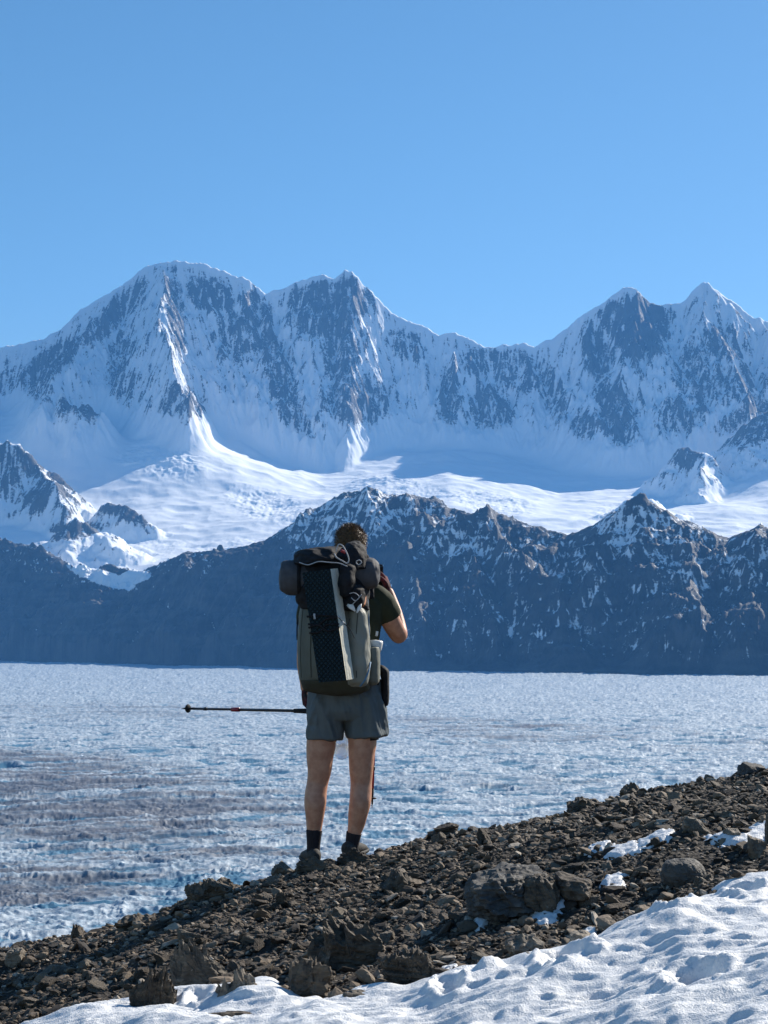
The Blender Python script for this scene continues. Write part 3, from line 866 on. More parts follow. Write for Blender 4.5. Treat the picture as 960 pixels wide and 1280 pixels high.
B(243, 1234, 74, 60, .06, 12, 'tall pale splintered slab with a jagged crest beside the snow edge on the left', M_rockp, ry=-14, bed=.15, bedax=(.85, 0, .5), rough=.1, n=5, jag=0.6)
B(300, 1256, 62, 44, .07, 13, 'pale fractured block in the snow just right of the tall splintered slab', M_rockp, rz=12, ry=-12, bed=.18, bedax=(.6, 0, .6), n=5, jag=0.5)
B(388, 1249, 56, 52, .08, 14, 'dark jagged rock at the snow edge, left of the largest dark outcrop', M_rock, ry=10, bed=.2, rough=.09, jag=0.5)
B(430, 1208, 96, 62, .13, 15, 'largest dark splintered outcrop in the lower middle, above the snow', M_rock, ry=-22, bed=.15, rough=.11, bedax=(.6, 0, .8), n=5, jag=0.6)
B(512, 1236, 78, 50, .12, 16, 'dark blunt outcrop at the snow edge right of the splintered one', M_rock, ry=8, bed=.18, rough=.09, n=5, jag=0.45)
B(450, 1262, 48, 22, .06, 17, 'low brown stone lying in the snow below the dark outcrops', M_rockp, n=4)
B(312, 1286, 92, 22, .07, 18, 'flat dark slab half buried in snow at the bottom edge', M_rock, n=4, bed=.2)
B(392, 1279, 28, 16, .03, 19, 'small grey stone in the snow at the bottom, right of the flat slab', M_rock, n=3)
B(634, 1134, 112, 50, .26, 20, 'big blue grey boulder with a flat tan top in the middle of the slope', M_rockb, rz=-8, ry=-6, n=5, bed=.08, planes=10, rough=.18, sink=.35, rnd=.35)
B(676, 1134, 50, 40, .10, 21, 'rounded dark boulder pressed against the right of the big flat topped boulder', M_rock, n=5, bed=.05, rough=.14, rnd=.5)
B(719, 1124, 48, 30, .09, 22, 'broad dark stone just right of the two boulders in mid slope', M_rock, n=4, bed=.08)
B(854, 1103, 56, 30, .12, 23, 'smooth grey rounded boulder lying alone on the right', M_rockb, n=5, bed=.03, rough=.09, planes=14, rnd=.75)
B(946, 1073, 26, 28, .05, 24, 'pale pointed pyramid stone near the right edge', M_rockp, n=4, planes=4)
B(966, 1056, 18, 38, .06, 25, 'dark upright stone cut off by the right edge', M_rock, n=4)
B(943, 962, 36, 16, .10, 26, 'squarish block on the skyline at far right', M_rockb, n=4, bed=.04, planes=4, Y=9.9)
B(789, 994, 28, 18, .08, 27, 'upright brown block on the skyline of the slope, right of centre', M_rock, n=4, Y=9.9, jag=0.5)
B(728, 1006, 46, 17, .12, 28, 'long dark stone on the skyline left of the upright brown block', M_rock, n=4, bed=.2, Y=9.9, jag=0.5)
B(558, 1044, 34, 16, .08, 29, 'thin dark slab tilted on the skyline just right of the hiker', M_rock, ry=-16, n=4, bed=.2, Y=9.9)
B(351, 1092, 28, 19, .06, 30, 'pale wedge shaped stone on the skyline just left of the hiker', M_rockp, ry=-25, n=4, planes=4, Y=9.8, jag=0.3)
B(262, 1130, 66, 28, .16, 31, 'dark broken outcrop on the skyline left of the hiker', M_rock, ry=-14, bed=.15, rough=.1, n=5, Y=9.6, jag=0.6)
B(170, 1163, 50, 17, .12, 32, 'low dark outcrop on the skyline in the left part of the slope', M_rock, bed=.2, rough=.1, n=4, Y=9.5, jag=0.45)
B(96, 1168, 18, 20, .05, 33, 'small upright stone on the skyline at left', M_rock, ry=-10, n=4, Y=9.7, jag=0.5)
B(18, 1208, 24, 22, .05, 34, 'pale squarish stone at the far left edge', M_rockp, n=4, planes=4)
B(497, 1112, 46, 28, .12, 35, 'dark hunched stone on the slope below and right of the hiker', M_rock, n=4, jag=0.5)
B(655, 1190, 48, 22, .08, 36, 'tan slab on the scree just above the snow in mid picture', M_rockp, n=4, bed=.2, jag=0.4)
B(726, 1182, 30, 18, .06, 37, 'small pale slab lying against the upper snow edge', M_rockp, n=4)
B(866, 1040, 26, 18, .06, 38, 'pale brown block sitting high on the right of the slope', M_rockp, n=4, planes=5)
B(915, 1048, 20, 12, .05, 39, 'little pale stone beside the snow remnant at right', M_rockp, n=4)
B(686, 1268, 12, 8, .02, 40, 'tiny dark stone lying alone on the snow bank', M_rock, n=3, name='stone', cat='stone')
B(952, 1284, 22, 14, .04, 41, 'dark stone poking from the snow in the bottom right corner', M_rock, n=3)
B(812, 1286, 22, 10, .04, 42, 'dark stone at the bottom edge of the snow bank', M_rock, n=3, name='stone', cat='stone')
B(488, 1276, 10, 6, .02, 43, 'tiny dark pebble in the snow below the blunt outcrop', M_rock, n=3, name='stone', cat='stone')

def mid_rocks():
    r = np.random.RandomState(31)
    ms = []
    for i in range(14):
        V, Fc = stone(700 + i, 4, (1, r.uniform(.6, .95), r.uniform(.3, .6)), 9, .09, .14)
        ms.append([raw_mesh('rock', V, Fc, mt) for mt in ((M_rock, M_rockp)[i % 3 == 0],)][0])
    n = 0
    src = None
    while n < 130:
        px = r.uniform(-30, 990)
        e = np.interp(px, [a for a, b in EDGE], [b for a, b in EDGE])
        if r.rand() < .2: py = e + r.uniform(2, 8)
        else: py = r.uniform(e + 4, 1270)
        p = hit(px, py)
        if SDF(np.array([p.x]), np.array([p.y]), SNOWP)[0] > -0.03: continue
        if abs(px - 415) < 38 and py < e + 22: continue
        s = .028 + .040 * r.rand() ** 1.9
        me = ms[r.randint(14)]
        o = D.objects.new('rock', me); COL.objects.link(o)
        o.location = (p.x, p.y, p.z + s * .12)
        o.scale = (s, s, s)
        o.rotation_euler = (r.normal() * .25, r.normal() * .25 - .15, r.uniform(0, 6.28))
        far = py < e + 14
        where = ('on the skyline' if far else 'in mid slope' if py < e + 70 else 'low on the slope')
        side = ('at far left' if px < 190 else 'left of the hiker' if px < 370 else 'below the hiker' if px < 500 else 'near the flat topped boulder' if px < 740 else 'towards the right edge')
        tag(o, '%s angular %s rock %s %s' % (('dark', 'pale')[me.materials[0] == M_rockp], 'head sized' if s > .038 else 'fist sized', where, side), 'rock', 'loose rocks on the slope')
        n += 1
mid_rocks()

B(394, 1096, 52, 20, .06, 51, 'low jagged dark stone hiding the left shoe of the hiker', M_rock, n=5, bed=.1, rough=.2, jag=.4, Y=9.70)
B(444, 1084, 52, 20, .06, 52, 'low jagged dark stone hiding the right shoe of the hiker', M_rock, n=5, bed=.1, rough=.2, jag=.4, Y=9.74)
B(413, 1092, 22, 13, .05, 53, 'small dark stone between the feet of the hiker', M_rock, n=4, Y=9.72)
# ============================================================= the hiker
PY = 9.95
def W(px, py, dy=0.0): return np.array(at(px, py, PY + dy))
K = PY / F
ORG = Vector((at(415, 1075, PY).x, PY, float(ground_z(at(415, 1075, PY).x, PY))))

def crm(P, n):
    """Catmull-Rom through rows of P"""
    P = np.asarray(P, float); Q = np.concatenate([[2 * P[0] - P[1]], P, [2 * P[-1] - P[-2]]])
    out = []
    for i in range(1, len(Q) - 2):
        for t in np.linspace(0, 1, n, endpoint=False):
            a, b, c, d = Q[i - 1], Q[i], Q[i + 1], Q[i + 2]
            out.append(.5 * (2 * b + (c - a) * t + (2 * a - 5 * b + 4 * c - d) * t * t + (3 * b - 3 * c + d - a) * t ** 3))
    out.append(Q[-2])
    return np.array(out)
def tube_mesh(path, rads, seg=20, up=(0, 1, 0), expo=2.0, cap=True, wrinkle=0, seed=0, flat=False):
    """rings (ra across, rb along 'up') around a path; quads with fan caps as triangles -> returns V, faces list"""
    path = np.asarray(path); rads = np.asarray(rads, float)
    if rads.ndim == 1: rads = np.stack([rads, rads], 1)
    T = np.gradient(path, axis=0); T /= np.linalg.norm(T, axis=1)[:, None] + 1e-9
    if flat: T = np.tile(np.sign(path[-1] - path[0]) * [0, 0, 1.0], (len(path), 1))
    V = []; Fc = []
    u = np.array(up, float)
    a = np.linspace(0, 2 * np.pi, seg, endpoint=False)
    ca, sa = np.cos(a), np.sin(a)
    ca = np.sign(ca) * np.abs(ca) ** (2 / expo); sa = np.sign(sa) * np.abs(sa) ** (2 / expo)
    for i, (p, t) in enumerate(zip(path, T)):
        b = u - t * (u @ t); b /= np.linalg.norm(b) + 1e-9
        u = b if up is None else np.array(up, float) * .0 + b
        s_ = np.cross(b, t); s_ /= np.linalg.norm(s_) + 1e-9
        for c, s2 in zip(ca, sa): V.append(p + s_ * c * rads[i, 0] + b * s2 * rads[i, 1])
    n = len(path)
    for i in range(n - 1):
        for j in range(seg):
            k = (j + 1) % seg
            Fc.append((i * seg + j, i * seg + k, (i + 1) * seg + k, (i + 1) * seg + j))
    if cap:
        V.append(path[0] - T[0] * rads[0].mean() * .15); V.append(path[-1] + T[-1] * rads[-1].mean() * .15)
        c0, c1 = len(V) - 2, len(V) - 1
        for j in range(seg):
            k = (j + 1) % seg
            Fc.append((k, j, c0)); Fc.append(((n - 1) * seg + j, (n - 1) * seg + k, c1))
    V = np.array(V)
    if wrinkle:
        C = V.mean(0)
        nz = fbm(V[:, 0] * 14 + V[:, 1] * 9, V[:, 2] * 18 + seed, 4, 700 + seed)
        d = V - C; d /= np.linalg.norm(d, axis=1)[:, None] + 1e-9
        V = V + d * (nz * wrinkle)[:, None]
    return V, Fc
def limb(pts_, n=6, seg=20, **kw):
    """pts_: (px, py, dy, r_px_across, r_m_depth)"""
    A = np.array([[*W(p[0], p[1], p[2]), p[3] * K, p[4]] for p in pts_])
    A = crm(A, n)
    return tube_mesh(A[:, :3], np.maximum(A[:, 3:], .001), seg, **kw)
def ellips(c, r, sub=4, rot=None):
    V, Fc = ICO[sub]
    V = V * np.array(r)
    if rot is not None: V = V @ rot.T
    return V + np.array(c), [tuple(f) for f in Fc]
def merge(parts):
    V = []; Fc = []; o = 0
    for v, f in parts:
        V.append(v); Fc += [tuple(i + o for i in q) for q in f]; o += len(v)
    return np.concatenate(V), Fc
def mk(name, parts, mat, parent=None, smooth=True, origin=None, voxel=None, sm=0, solid=0, sub=0):
    V, Fc = merge(parts)
    og = np.array(origin if origin is not None else (parent['_og'] if parent and '_og' in parent else ORG))
    me = D.meshes.new(name); me.from_pydata((V - og).tolist(), [], Fc); me.update()
    bm = bmesh.new(); bm.from_mesh(me); bmesh.ops.recalc_face_normals(bm, faces=bm.faces[:]); bm.to_mesh(me); bm.free()
    o = D.objects.new(name, me); COL.objects.link(o)
    if voxel or solid or sub:
        if voxel:
            md = o.modifiers.new('r', 'REMESH'); md.mode = 'VOXEL'; md.voxel_size = voxel
            if sm:
                m2 = o.modifiers.new('s', 'SMOOTH'); m2.iterations = sm; m2.factor = .5
        if solid:
            m3 = o.modifiers.new('t', 'SOLIDIFY'); m3.thickness = solid
        if sub:
            m4 = o.modifiers.new('u', 'SUBSURF'); m4.levels = sub; m4.render_levels = sub
        dg = bpy.context.evaluated_depsgraph_get()
        me2 = D.meshes.new_from_object(o.evaluated_get(dg)); o.modifiers.clear(); o.data = me2; me = me2; me.name = name
    me.materials.clear(); me.materials.append(mat)
    me.polygons.foreach_set('use_smooth', np.full(len(me.polygons), smooth, dtype=bool))
    if parent: o.parent = parent
    elif origin is not None: o.location = origin
    return o
def empty(name, loc):
    o = D.objects.new(name, None); COL.objects.link(o); o.location = loc; o.empty_display_size = .1
    o['_og'] = tuple(loc)
    return o
def plain(name, c, r=.7, c2=None, scale=40, bump=0.0, bscale=200, stretch=(1, 1, 1), spec=.25, metal=0):
    m = NT(name)
    v = m.obj(stretch)
    if c2: m.col(m.mix(m.ramp(m.noise(v, scale, 5, .6), .3, .7), c, c2))
    else: m.col(c)
    m.rough(r); m.b.inputs['Specular IOR Level'].default_value = spec; m.b.inputs['Metallic'].default_value = metal
    if bump: m.bump(m.noise(v, bscale, 4, .6), bump, .7)
    return m.m
M_skin = plain('skin', (0.62, 0.33, 0.215), .48, (0.48, 0.22, 0.135), 22, .002, 160)
M_skin.node_tree.nodes['Principled BSDF'].inputs['Subsurface Weight'].default_value = .12
M_skin.node_tree.nodes['Principled BSDF'].inputs['Subsurface Radius'].default_value = (.012, .005, .003)
M_hair = plain('brown_hair', (0.065, 0.036, 0.018), .45, (0.20, 0.11, 0.05), 60)
M_shirt = plain('olive_jersey', (0.030, 0.034, 0.018), .85, (0.042, 0.046, 0.025), 12, .002, 90)
M_shorts = plain('grey_shorts_cloth', (0.105, 0.125, 0.132), .75, (0.13, 0.15, 0.155), 9, .012, 16, (1, 1, .25))
M_sock = plain('dark_sock_knit', (0.022, 0.020, 0.024), .95, (0.035, 0.03, 0.034), 120, .002, 250, (1, 1, .2))
M_shoe = plain('trail_shoe_fabric', (0.035, 0.033, 0.031), .8, (0.07, 0.065, 0.058), 60, .002, 150)
M_sole = plain('rubber', (0.02, 0.02, 0.02), .7)
M_pack = plain('pack_cloth', (0.115, 0.122, 0.10), .6, (0.17, 0.174, 0.145), 7, .014, 15, (1, 1, .35))
M_pocket_lit = plain('sunlit_pack_cloth', (0.20, 0.205, 0.17), .55, (0.27, 0.27, 0.23), 8, .016, 15, (1, 1, .3))  # pack cloth made paler, sunlight on the right side put into its colour
M_packd = plain('dark_olive_cloth', (0.045, 0.048, 0.036), .7, (0.06, 0.062, 0.045), 10, .003, 40)
M_black = plain('black_nylon', (0.008, 0.008, 0.010), .8, (0.020, 0.020, 0.024), 20, .012, 26)
M_roll = plain('charcoal_roll_cloth', (0.060, 0.060, 0.068), .7, (0.085, 0.085, 0.095), 20, .004, 40)
M_cord = plain('grey_cord', (0.42, 0.42, 0.43), .6)
M_white = plain('white_plastic', (0.78, 0.78, 0.76), .35)
M_red = plain('red_anodised', (0.28, 0.02, 0.03), .35, spec=.5)
M_alu = plain('dark_pole_tube', (0.02, 0.018, 0.02), .35, spec=.5)
M_glove = plain('black_glove', (0.014, 0.013, 0.014), .8, (0.10, 0.02, 0.025), 30, .002, 120)
M_gloved = plain('red_glove_cloth', (0.20, 0.035, 0.045), .8, (0.02, 0.014, 0.016), 26, .002, 120)
M_orange = plain('orange_strap', (0.42, 0.15, 0.06), .7)
M_blue = plain('blue_trim', (0.10, 0.20, 0.32), .6)

def hand(wrist, direc, palm_n, thumb_side, size=.19, curl=(.9, 1.0, 1.05, 1.1), tcurl=.6, spread=.08):
    """palm, four unequal bent fingers and a thumb from the side of the palm"""
    z = np.array(direc, float); z /= np.linalg.norm(z)
    n = np.array(palm_n, float); n -= z * (n @ z); n /= np.linalg.norm(n)
    x = np.cross(z, n) * thumb_side
    wv = np.array(wrist, float); s = size
    parts = []
    pw = [wv - z * .02 * s / .19, wv + z * .15 * s, wv + z * .34 * s, wv + z * .46 * s]
    parts.append(tube_mesh(crm(pw, 4), crm([[.155 * s, .10 * s], [.19 * s, .11 * s], [.225 * s, .085 * s], [.21 * s, .065 * s]], 4), 16, up=n))
    for i, (off, ln) in enumerate(((.155, .40), (.055, .44), (-.05, .41), (-.15, .33))):
        p = wv + z * .40 * s + x * off * s
        d = z + x * off * spread * 4; d /= np.linalg.norm(d)
        P = [p.copy()]; ang = 0
        for seglen, part in ((.45, .6), (.3, .9), (.25, .6)):
            ang += curl[i] * part * .75
            p = p + (d * math.cos(ang) + n * math.sin(ang)) * ln * s * seglen * 1.0
            P.append(p.copy())
        parts.append(tube_mesh(crm(P, 4), crm([[.052 * s] * 2, [.048 * s] * 2, [.043 * s] * 2, [.034 * s] * 2], 4), 10, up=x))
    p0 = wv + z * .12 * s + x * .13 * s
    d = x * .8 + z * .65; d /= np.linalg.norm(d)
    P = [p0, p0 + d * .15 * s, p0 + d * .27 * s + (z * .05 + n * .06) * s, p0 + d * .33 * s + (z * .12 + n * .16 * tcurl / .6) * s]
    parts.append(tube_mesh(crm(P, 4), crm([[.07 * s] * 2, [.058 * s] * 2, [.05 * s] * 2, [.037 * s] * 2], 4), 10, up=n))
    return parts

# ---- skeleton rows: (px, py, dy, half width px, half depth m)
LEG_L = [(407, 880, 0, 16, .085), (404.5, 905, 0, 17, .085), (402, 925, .0, 18.6, .085), (400, 945, .0, 17, .078), (399.5, 962, .0, 15, .068), (397, 978, .005, 13.3, .060), (395, 990, -.005, 13.6, .060), (394, 1005, -.018, 13.6, .064),
         (393.5, 1020, -.012, 11.5, .054), (392.5, 1040, 0, 9, .043), (392, 1056, .008, 7.2, .037), (391.5, 1070, .012, 7.4, .040)]
LEG_R = [(451, 880, 0, 17, .085), (452, 905, 0, 17, .085), (453, 925, 0, 18, .085), (452, 945, .0, 16.2, .078), (451.5, 962, .0, 15, .068), (451.5, 978, .005, 13.4, .060), (451, 992, -.005, 13.6, .061), (450, 1004, -.018, 13.4, .064),
         (447.5, 1017, -.012, 12.2, .056), (445.5, 1030, 0, 10.6, .046), (442, 1044, .004, 8.2, .040), (440, 1056, .008, 7.4, .038), (438.5, 1066, .012, 7.6, .040)]
person = empty('person', ORG)
tag(person, 'hiker from behind in olive shirt and grey shorts, one elbow raised, above the glacier', 'person')
body = []
body.append(limb(LEG_L)); body.append(limb(LEG_R))
TORSO = [(429, 893, 0, 34, .10), (430, 872, 0, 39, .115), (431, 850, .0, 38, .11), (432, 820, .01, 36, .10), (433, 790, .015, 40, .115), (434, 765, .02, 43, .12), (435, 746, .02, 40, .105), (437, 736, .02, 26, .08), (439, 728, .03, 13, .06)]
body.append(limb(TORSO, seg=28, expo=2.3))
body.append(limb([(438, 740, .03, 14, .065), (439, 722, .04, 12.5, .060), (439, 705, .055, 12.5, .060)]))
# head: skull, face, jaw, nose, lips, ears
HC = W(438, 683, .065)
body.append(ellips(HC + [0, -.006, .014], (.076, .094, .098)))
body.append(ellips(HC + [0, .030, -.040], (.060, .068, .080)))
body.append(ellips(HC + [0, .062, -.092], (.036, .036, .028)))
body.append(tube_mesh(crm([HC + [0, .086, .012], HC + [0, .100, -.012], HC + [0, .112, -.034], HC + [0, .088, -.044]], 3), [[.009, .009]] * 4 + [[.012, .010]] * 3 + [[.016, .010]] * 3, 10, up=(1, 0, 0)))
for dz, ry_ in ((-.064, .007), (-.074, .008)): body.append(ellips(HC + [0, .090, dz], (.024, .010, ry_), 3))
for sx in (-1, 1):
    body.append(ellips(HC + [sx * .031, .080, .022], (.020, .012, .006), 3))
    body.append(ellips(HC + [sx * .034, .070, -.03], (.020, .016, .018), 3))
    body.append(ellips(HC + [sx * .079, .006, -.018], (.010, .020, .033), 3, rotm(R(-sx * 22), R(-10), 0)))
    body.append(ellips(HC + [sx * .080, .000, -.040], (.008, .012, .012), 3))
# right arm, raised; left arm, hanging
ARM_R = [(462, 748, .02, 13, .055), (474, 752, .03, 13.5, .060), (485, 770, .055, 13, .056), (493, 785, .09, 12, .050), (499, 794, .13, 11, .046), (498, 786, .18, 11.2, .044), (494, 768, .23, 10, .040), (489, 750, .27, 8, .032), (485, 738, .29, 6.4, .028)]
ARM_L = [(404, 746, .02, 13, .055), (393, 752, .03, 12, .058), (386, 775, .04, 12, .054), (382, 800, .06, 10.5, .046), (381, 815, .085, 10, .043), (381, 832, .10, 10, .041), (382, 852, .11, 7.6, .032), (382, 863, .11, 6.2, .027)]
body.append(limb(ARM_R)); body.append(limb(ARM_L))
handR = hand(W(485, 739, .29), (-.25, .15, 1), (-1, .1, 0), 1, .19, (1.1, 1.2, 1.2, 1.3), .6)
handL = hand(W(382, 863, .11), (.0, -.05, -1), (1, .2, 0), 1, .185, (1.5, 1.6, 1.65, 1.7), .9)
body += handR + handL
mk('body', body, M_skin, person, voxel=.0046, sm=4)
# eyes
for sx in (-1, 1):
    e = mk('eye', [ellips(HC + [sx * .031, .074, .008], (.012, .012, .012), 3)], M_white, person)
    mk('iris', [ellips(HC + [sx * .031, .0825, .008], (.0055, .004, .0055), 2)], M_alu, person)
def swell(part, grow):
    V, Fc = part
    return V, Fc
def cloth(rows, gx, gy):
    return [(a, b, c, d + gx, e + gy) for a, b, c, d, e in rows]
# gloves drawn over the hands
def glove(parts, name, mat):
    out = []
    for i, (V, Fc) in enumerate(parts):
        C = V.mean(0); out.append((C + (V - C) * (1.09 if i == 0 else 1.0) , Fc))
    mk(name, out, mat, person, voxel=.0036, sm=2)
def grow_hand(w, d, n, ts, size, curl, tc): return hand(w, d, n, ts, size, curl, tc)
def fat(parts, g):
    """push every ring out from its own axis"""
    out = []
    for V, Fc in parts:
        seg = 16 if len(V) > 180 else 10
        seg = 16 if (len(V) - 2) % 16 == 0 and (len(V) - 2) % 10 else 10
        R_ = V[:-2].reshape(-1, seg, 3); c = R_.mean(1, keepdims=True)
        d = R_ - c; l = np.linalg.norm(d, axis=2, keepdims=True) + 1e-9
        out.append((np.concatenate([(c + d * (1 + g / l)).reshape(-1, 3), V[-2:]]), Fc))
    return out
mk('glove', fat(handR, .0035), M_gloved, person, voxel=.004, sm=2)['label'] = 'red and black glove on the raised hand'
mk('glove', fat(handL, .0035), M_glove, person, voxel=.004, sm=2)['label'] = 'black glove on the lowered hand'
# shirt
shirt = [limb(cloth([(432, 862, 0, 37, .11)] + TORSO[2:8] + [(439, 727, .03, 12.5, .058)], 2.2, .012), seg=40, expo=2.3, wrinkle=.010)]
shirt.append(limb([(458, 745, .02, 14, .070), (470, 747, .03, 16.5, .074), (480, 758, .045, 16.5, .072), (488, 772, .07, 16, .068)], seg=24, wrinkle=.006, seed=3))
shirt.append(limb([(408, 744, .02, 14, .070), (393, 749, .03, 16, .072), (387, 765, .04, 16, .070), (385, 782, .045, 15, .066)], seg=24, wrinkle=.006, seed=5))
mk('t_shirt', shirt, M_shirt, person, voxel=.006, sm=5)
# shorts
def shorts_leg(rows, seed): return limb(rows, seg=36, n=8, expo=2.2, wrinkle=.012, seed=seed)
sh = [limb([(431, 848, 0, 41, .120), (431, 862, 0, 44, .128), (431, 878, 0, 47, .138), (431, 890, 0, 47, .135), (431, 899, 0, 43, .11)], seg=40, expo=2.4, wrinkle=.012, seed=1)]
sh.append(shorts_leg([(410, 872, 0, 24, .125), (407, 890, 0, 24, .125), (405.5, 908, .005, 23, .120), (405, 924, .005, 22.6, .118)], 7))
sh.append(shorts_leg([(452, 872, 0, 25, .125), (456, 890, 0, 25.5, .125), (458, 908, .005, 25.5, .122), (459, 921, .005, 25.5, .12)], 8))
shorts = mk('shorts', sh, M_shorts, person, voxel=.006, sm=5)
vs = shorts.data.vertices
co = np.empty(len(vs) * 3); vs.foreach_get('co', co); co = co.reshape(-1, 3)
fold = ridged(co[:, 0] * 11 + co[:, 2] * 2.2 * np.sign(co[:, 0] + .08), co[:, 2] * 2.4 + co[:, 1] * 6, 3, 731)
nr = np.empty(len(vs) * 3); vs.foreach_get('normal', nr); nr = nr.reshape(-1, 3)
hz = sstep(float(co[:, 2].min()), float(co[:, 2].min()) + .10, co[:, 2])
co += nr * ((fold - .45) * .026 * (.35 + .65 * hz))[:, None]; vs.foreach_set('co', co.ravel()); shorts.data.update()
mk('base_layer', [limb([(459, 914, .012, 14.5, .088), (459.5, 925, .012, 14, .086)])], M_black, person)['label'] = 'black liner showing under the right hem of the shorts'
# socks and shoes
mk('sock', [limb([(392.8, 1038, 0, 10.2, .048), (392.6, 1041, 0, 9.8, .046), (392, 1056, .008, 8.4, .041), (391.6, 1070, .012, 8.4, .043)])], M_sock, person)
mk('sock', [limb([(442.6, 1041, .003, 9.8, .044), (442, 1044, .004, 9.4, .043), (440, 1056, .008, 8.4, .041), (438.5, 1066, .012, 8.6, .043)])], M_sock, person)
for (px, py, yaw, nm) in ((391.5, 1078, 14, 'l'), (438, 1069, -20, 'r')):
    c = W(px, py, 0.01); c[2] = max(c[2], float(ground_z(c[0], c[1])) - .01) if nm == 'l' else c[2]
    rt = rotm(R(yaw), 0, 0)
    def q(v): return c + rt @ np.array(v)
    up = tube_mesh(crm([q((0, -.085, .035)), q((0, -.05, .040)), q((0, .02, .038)), q((0, .10, .030)), q((0, .17, .022)), q((0, .20, .018))], 4),
                   crm([[.020, .026], [.036, .042], [.040, .042], [.046, .034], [.042, .024], [.018, .012]], 4), 16, up=(0, 0, 1))
    col_ = tube_mesh([q((0, -.02, .03)), q((0, -.015, .045)), q((0, -.012, .058))], [[.042, .052], [.040, .046], [.042, .048]], 16, up=(0, 1, 0))
    s_ = mk('shoe', [up, col_], M_shoe, person, voxel=.005, sm=3)
    sole = tube_mesh(crm([q((0, -.10, .004)), q((0, -.05, .003)), q((0, .04, .003)), q((0, .12, .004)), q((0, .19, .010)), q((0, .215, .016))], 4),
                     crm([[.022, .012], [.040, .013], [.038, .013], [.050, .013], [.044, .011], [.016, .008]], 4), 16, up=(0, 0, 1), expo=4)
    so = mk('sole', [sole], M_sole, None); so.parent = s_
# hair: short tapered locks over a cap
def build_hair():
    r = np.random.RandomState(3)
    cap = ellips(HC + [0, -.010, .024], (.083, .098, .096), 4)
    V, Fc = cap
    n = V - (HC + np.array([0, -.01, .02]))
    keepv = (V[:, 2] > HC[2] - .045 + .0) & ~((V[:, 1] > HC[1] + .062) & (V[:, 2] < HC[2] + .062)) & ~((np.abs(n[:, 0]) > .066) & (V[:, 2] < HC[2] - .004) & (V[:, 1] > HC[1] - .02))
    Fk = [f for f in Fc if all(keepv[i] for i in f)]
    parts = [(V, Fk)]
    vs, fs = [], []
    idx = np.where(keepv)[0]
    for k in range(5200):
        i = idx[r.randint(len(idx))]
        p = V[i] + r.normal(size=3) * .004
        nn = n[i] / np.linalg.norm(n[i])
        d = nn * r.uniform(.35, .9) + np.array([r.normal() * .35 + .15, r.normal() * .3 + .1, r.normal() * .3 - .25 + (.45 if nn[2] > .6 else 0)])
        d /= np.linalg.norm(d)
        ln = r.uniform(.012, .028) * (1.25 if nn[2] > .4 else .8)
        sd_ = np.cross(d, nn + .01); sd_ /= np.linalg.norm(sd_) + 1e-9
        w0 = .0011
        p = p - nn * .003
        mid = p + d * ln * .55; tip = p + d * ln + np.array([0, 0, -.25 * ln])
        b = len(vs)
        vs += [p - sd_ * w0, p + sd_ * w0, mid + sd_ * w0 * .8, mid - sd_ * w0 * .8, tip]
        fs += [(b, b + 1, b + 2, b + 3), (b + 3, b + 2, b + 4)]
    parts.append((np.array(vs), fs))
    mk('hair', parts, M_hair, person)
build_hair()

# ---- backpack --------------------------------------------------
BO = W(417, 862, -.2)
pack = empty('backpack', BO)
tag(pack, 'big grey green hiking backpack with black top bundle, worn by the hiker', 'backpack')
def rings(rows, seg=44, expo=3.0, n=8, wrinkle=.008, seed=0, cap=True):
    """rows (pxl, pxr, py, y_front, y_back): closed bag"""
    A = []
    for a, b, py, y0, y1 in rows:
        c = W((a + b) / 2, py, (y0 + y1) / 2); A.append([*c, (b - a) / 2 * (PY + (y0 + y1) / 2) / F, (y1 - y0) / 2])
    A = crm(A, n)
    return tube_mesh(A[:, :3], np.maximum(A[:, 3:], .002), seg, up=(0, 1, 0), expo=expo, wrinkle=wrinkle, seed=seed, cap=cap, flat=True)
main = mk('main_bag', [rings([(396, 452, 866, -.26, -.12), (381, 460, 861, -.29, -.09), (374.5, 462, 846, -.33, -.085), (372, 463.5, 815, -.34, -.085), (373, 462, 780, -.33, -.085), (376, 461, 755, -.31, -.09), (384, 456, 738, -.29, -.10)], wrinkle=.010)], M_pack, pack, sub=1)
mk('bottom_panel', [rings([(398, 450, 867.5, -.27, -.12), (381, 460.5, 863, -.297, -.088), (377, 462.5, 855, -.325, -.084), (375, 463.5, 849, -.334, -.083)], wrinkle=.004, seed=2)], M_packd, pack, sub=1)
mk('front_pocket', [rings([(432, 459, 858, -.32, -.16), (430, 462, 848, -.355, -.16), (432, 463, 820, -.365, -.16), (434, 461, 785, -.36, -.16), (436, 456, 762, -.35, -.16), (437, 449, 756, -.32, -.2)], wrinkle=.016, seed=4, expo=2.4)], M_pocket_lit, pack, sub=1)['label'] = 'bulging pocket on the right of the pack, cloth coloured as sunlit'
mk('top_bag', [rings([(378, 462, 762, -.35, -.09), (371, 461, 750, -.37, -.09), (369, 462, 730, -.36, -.08), (371, 464, 708, -.35, -.06), (378, 462, 694, -.33, -.05), (392, 452, 688, -.28, -.08)], wrinkle=.030, seed=6, expo=2.4)], M_black, pack, sub=1)
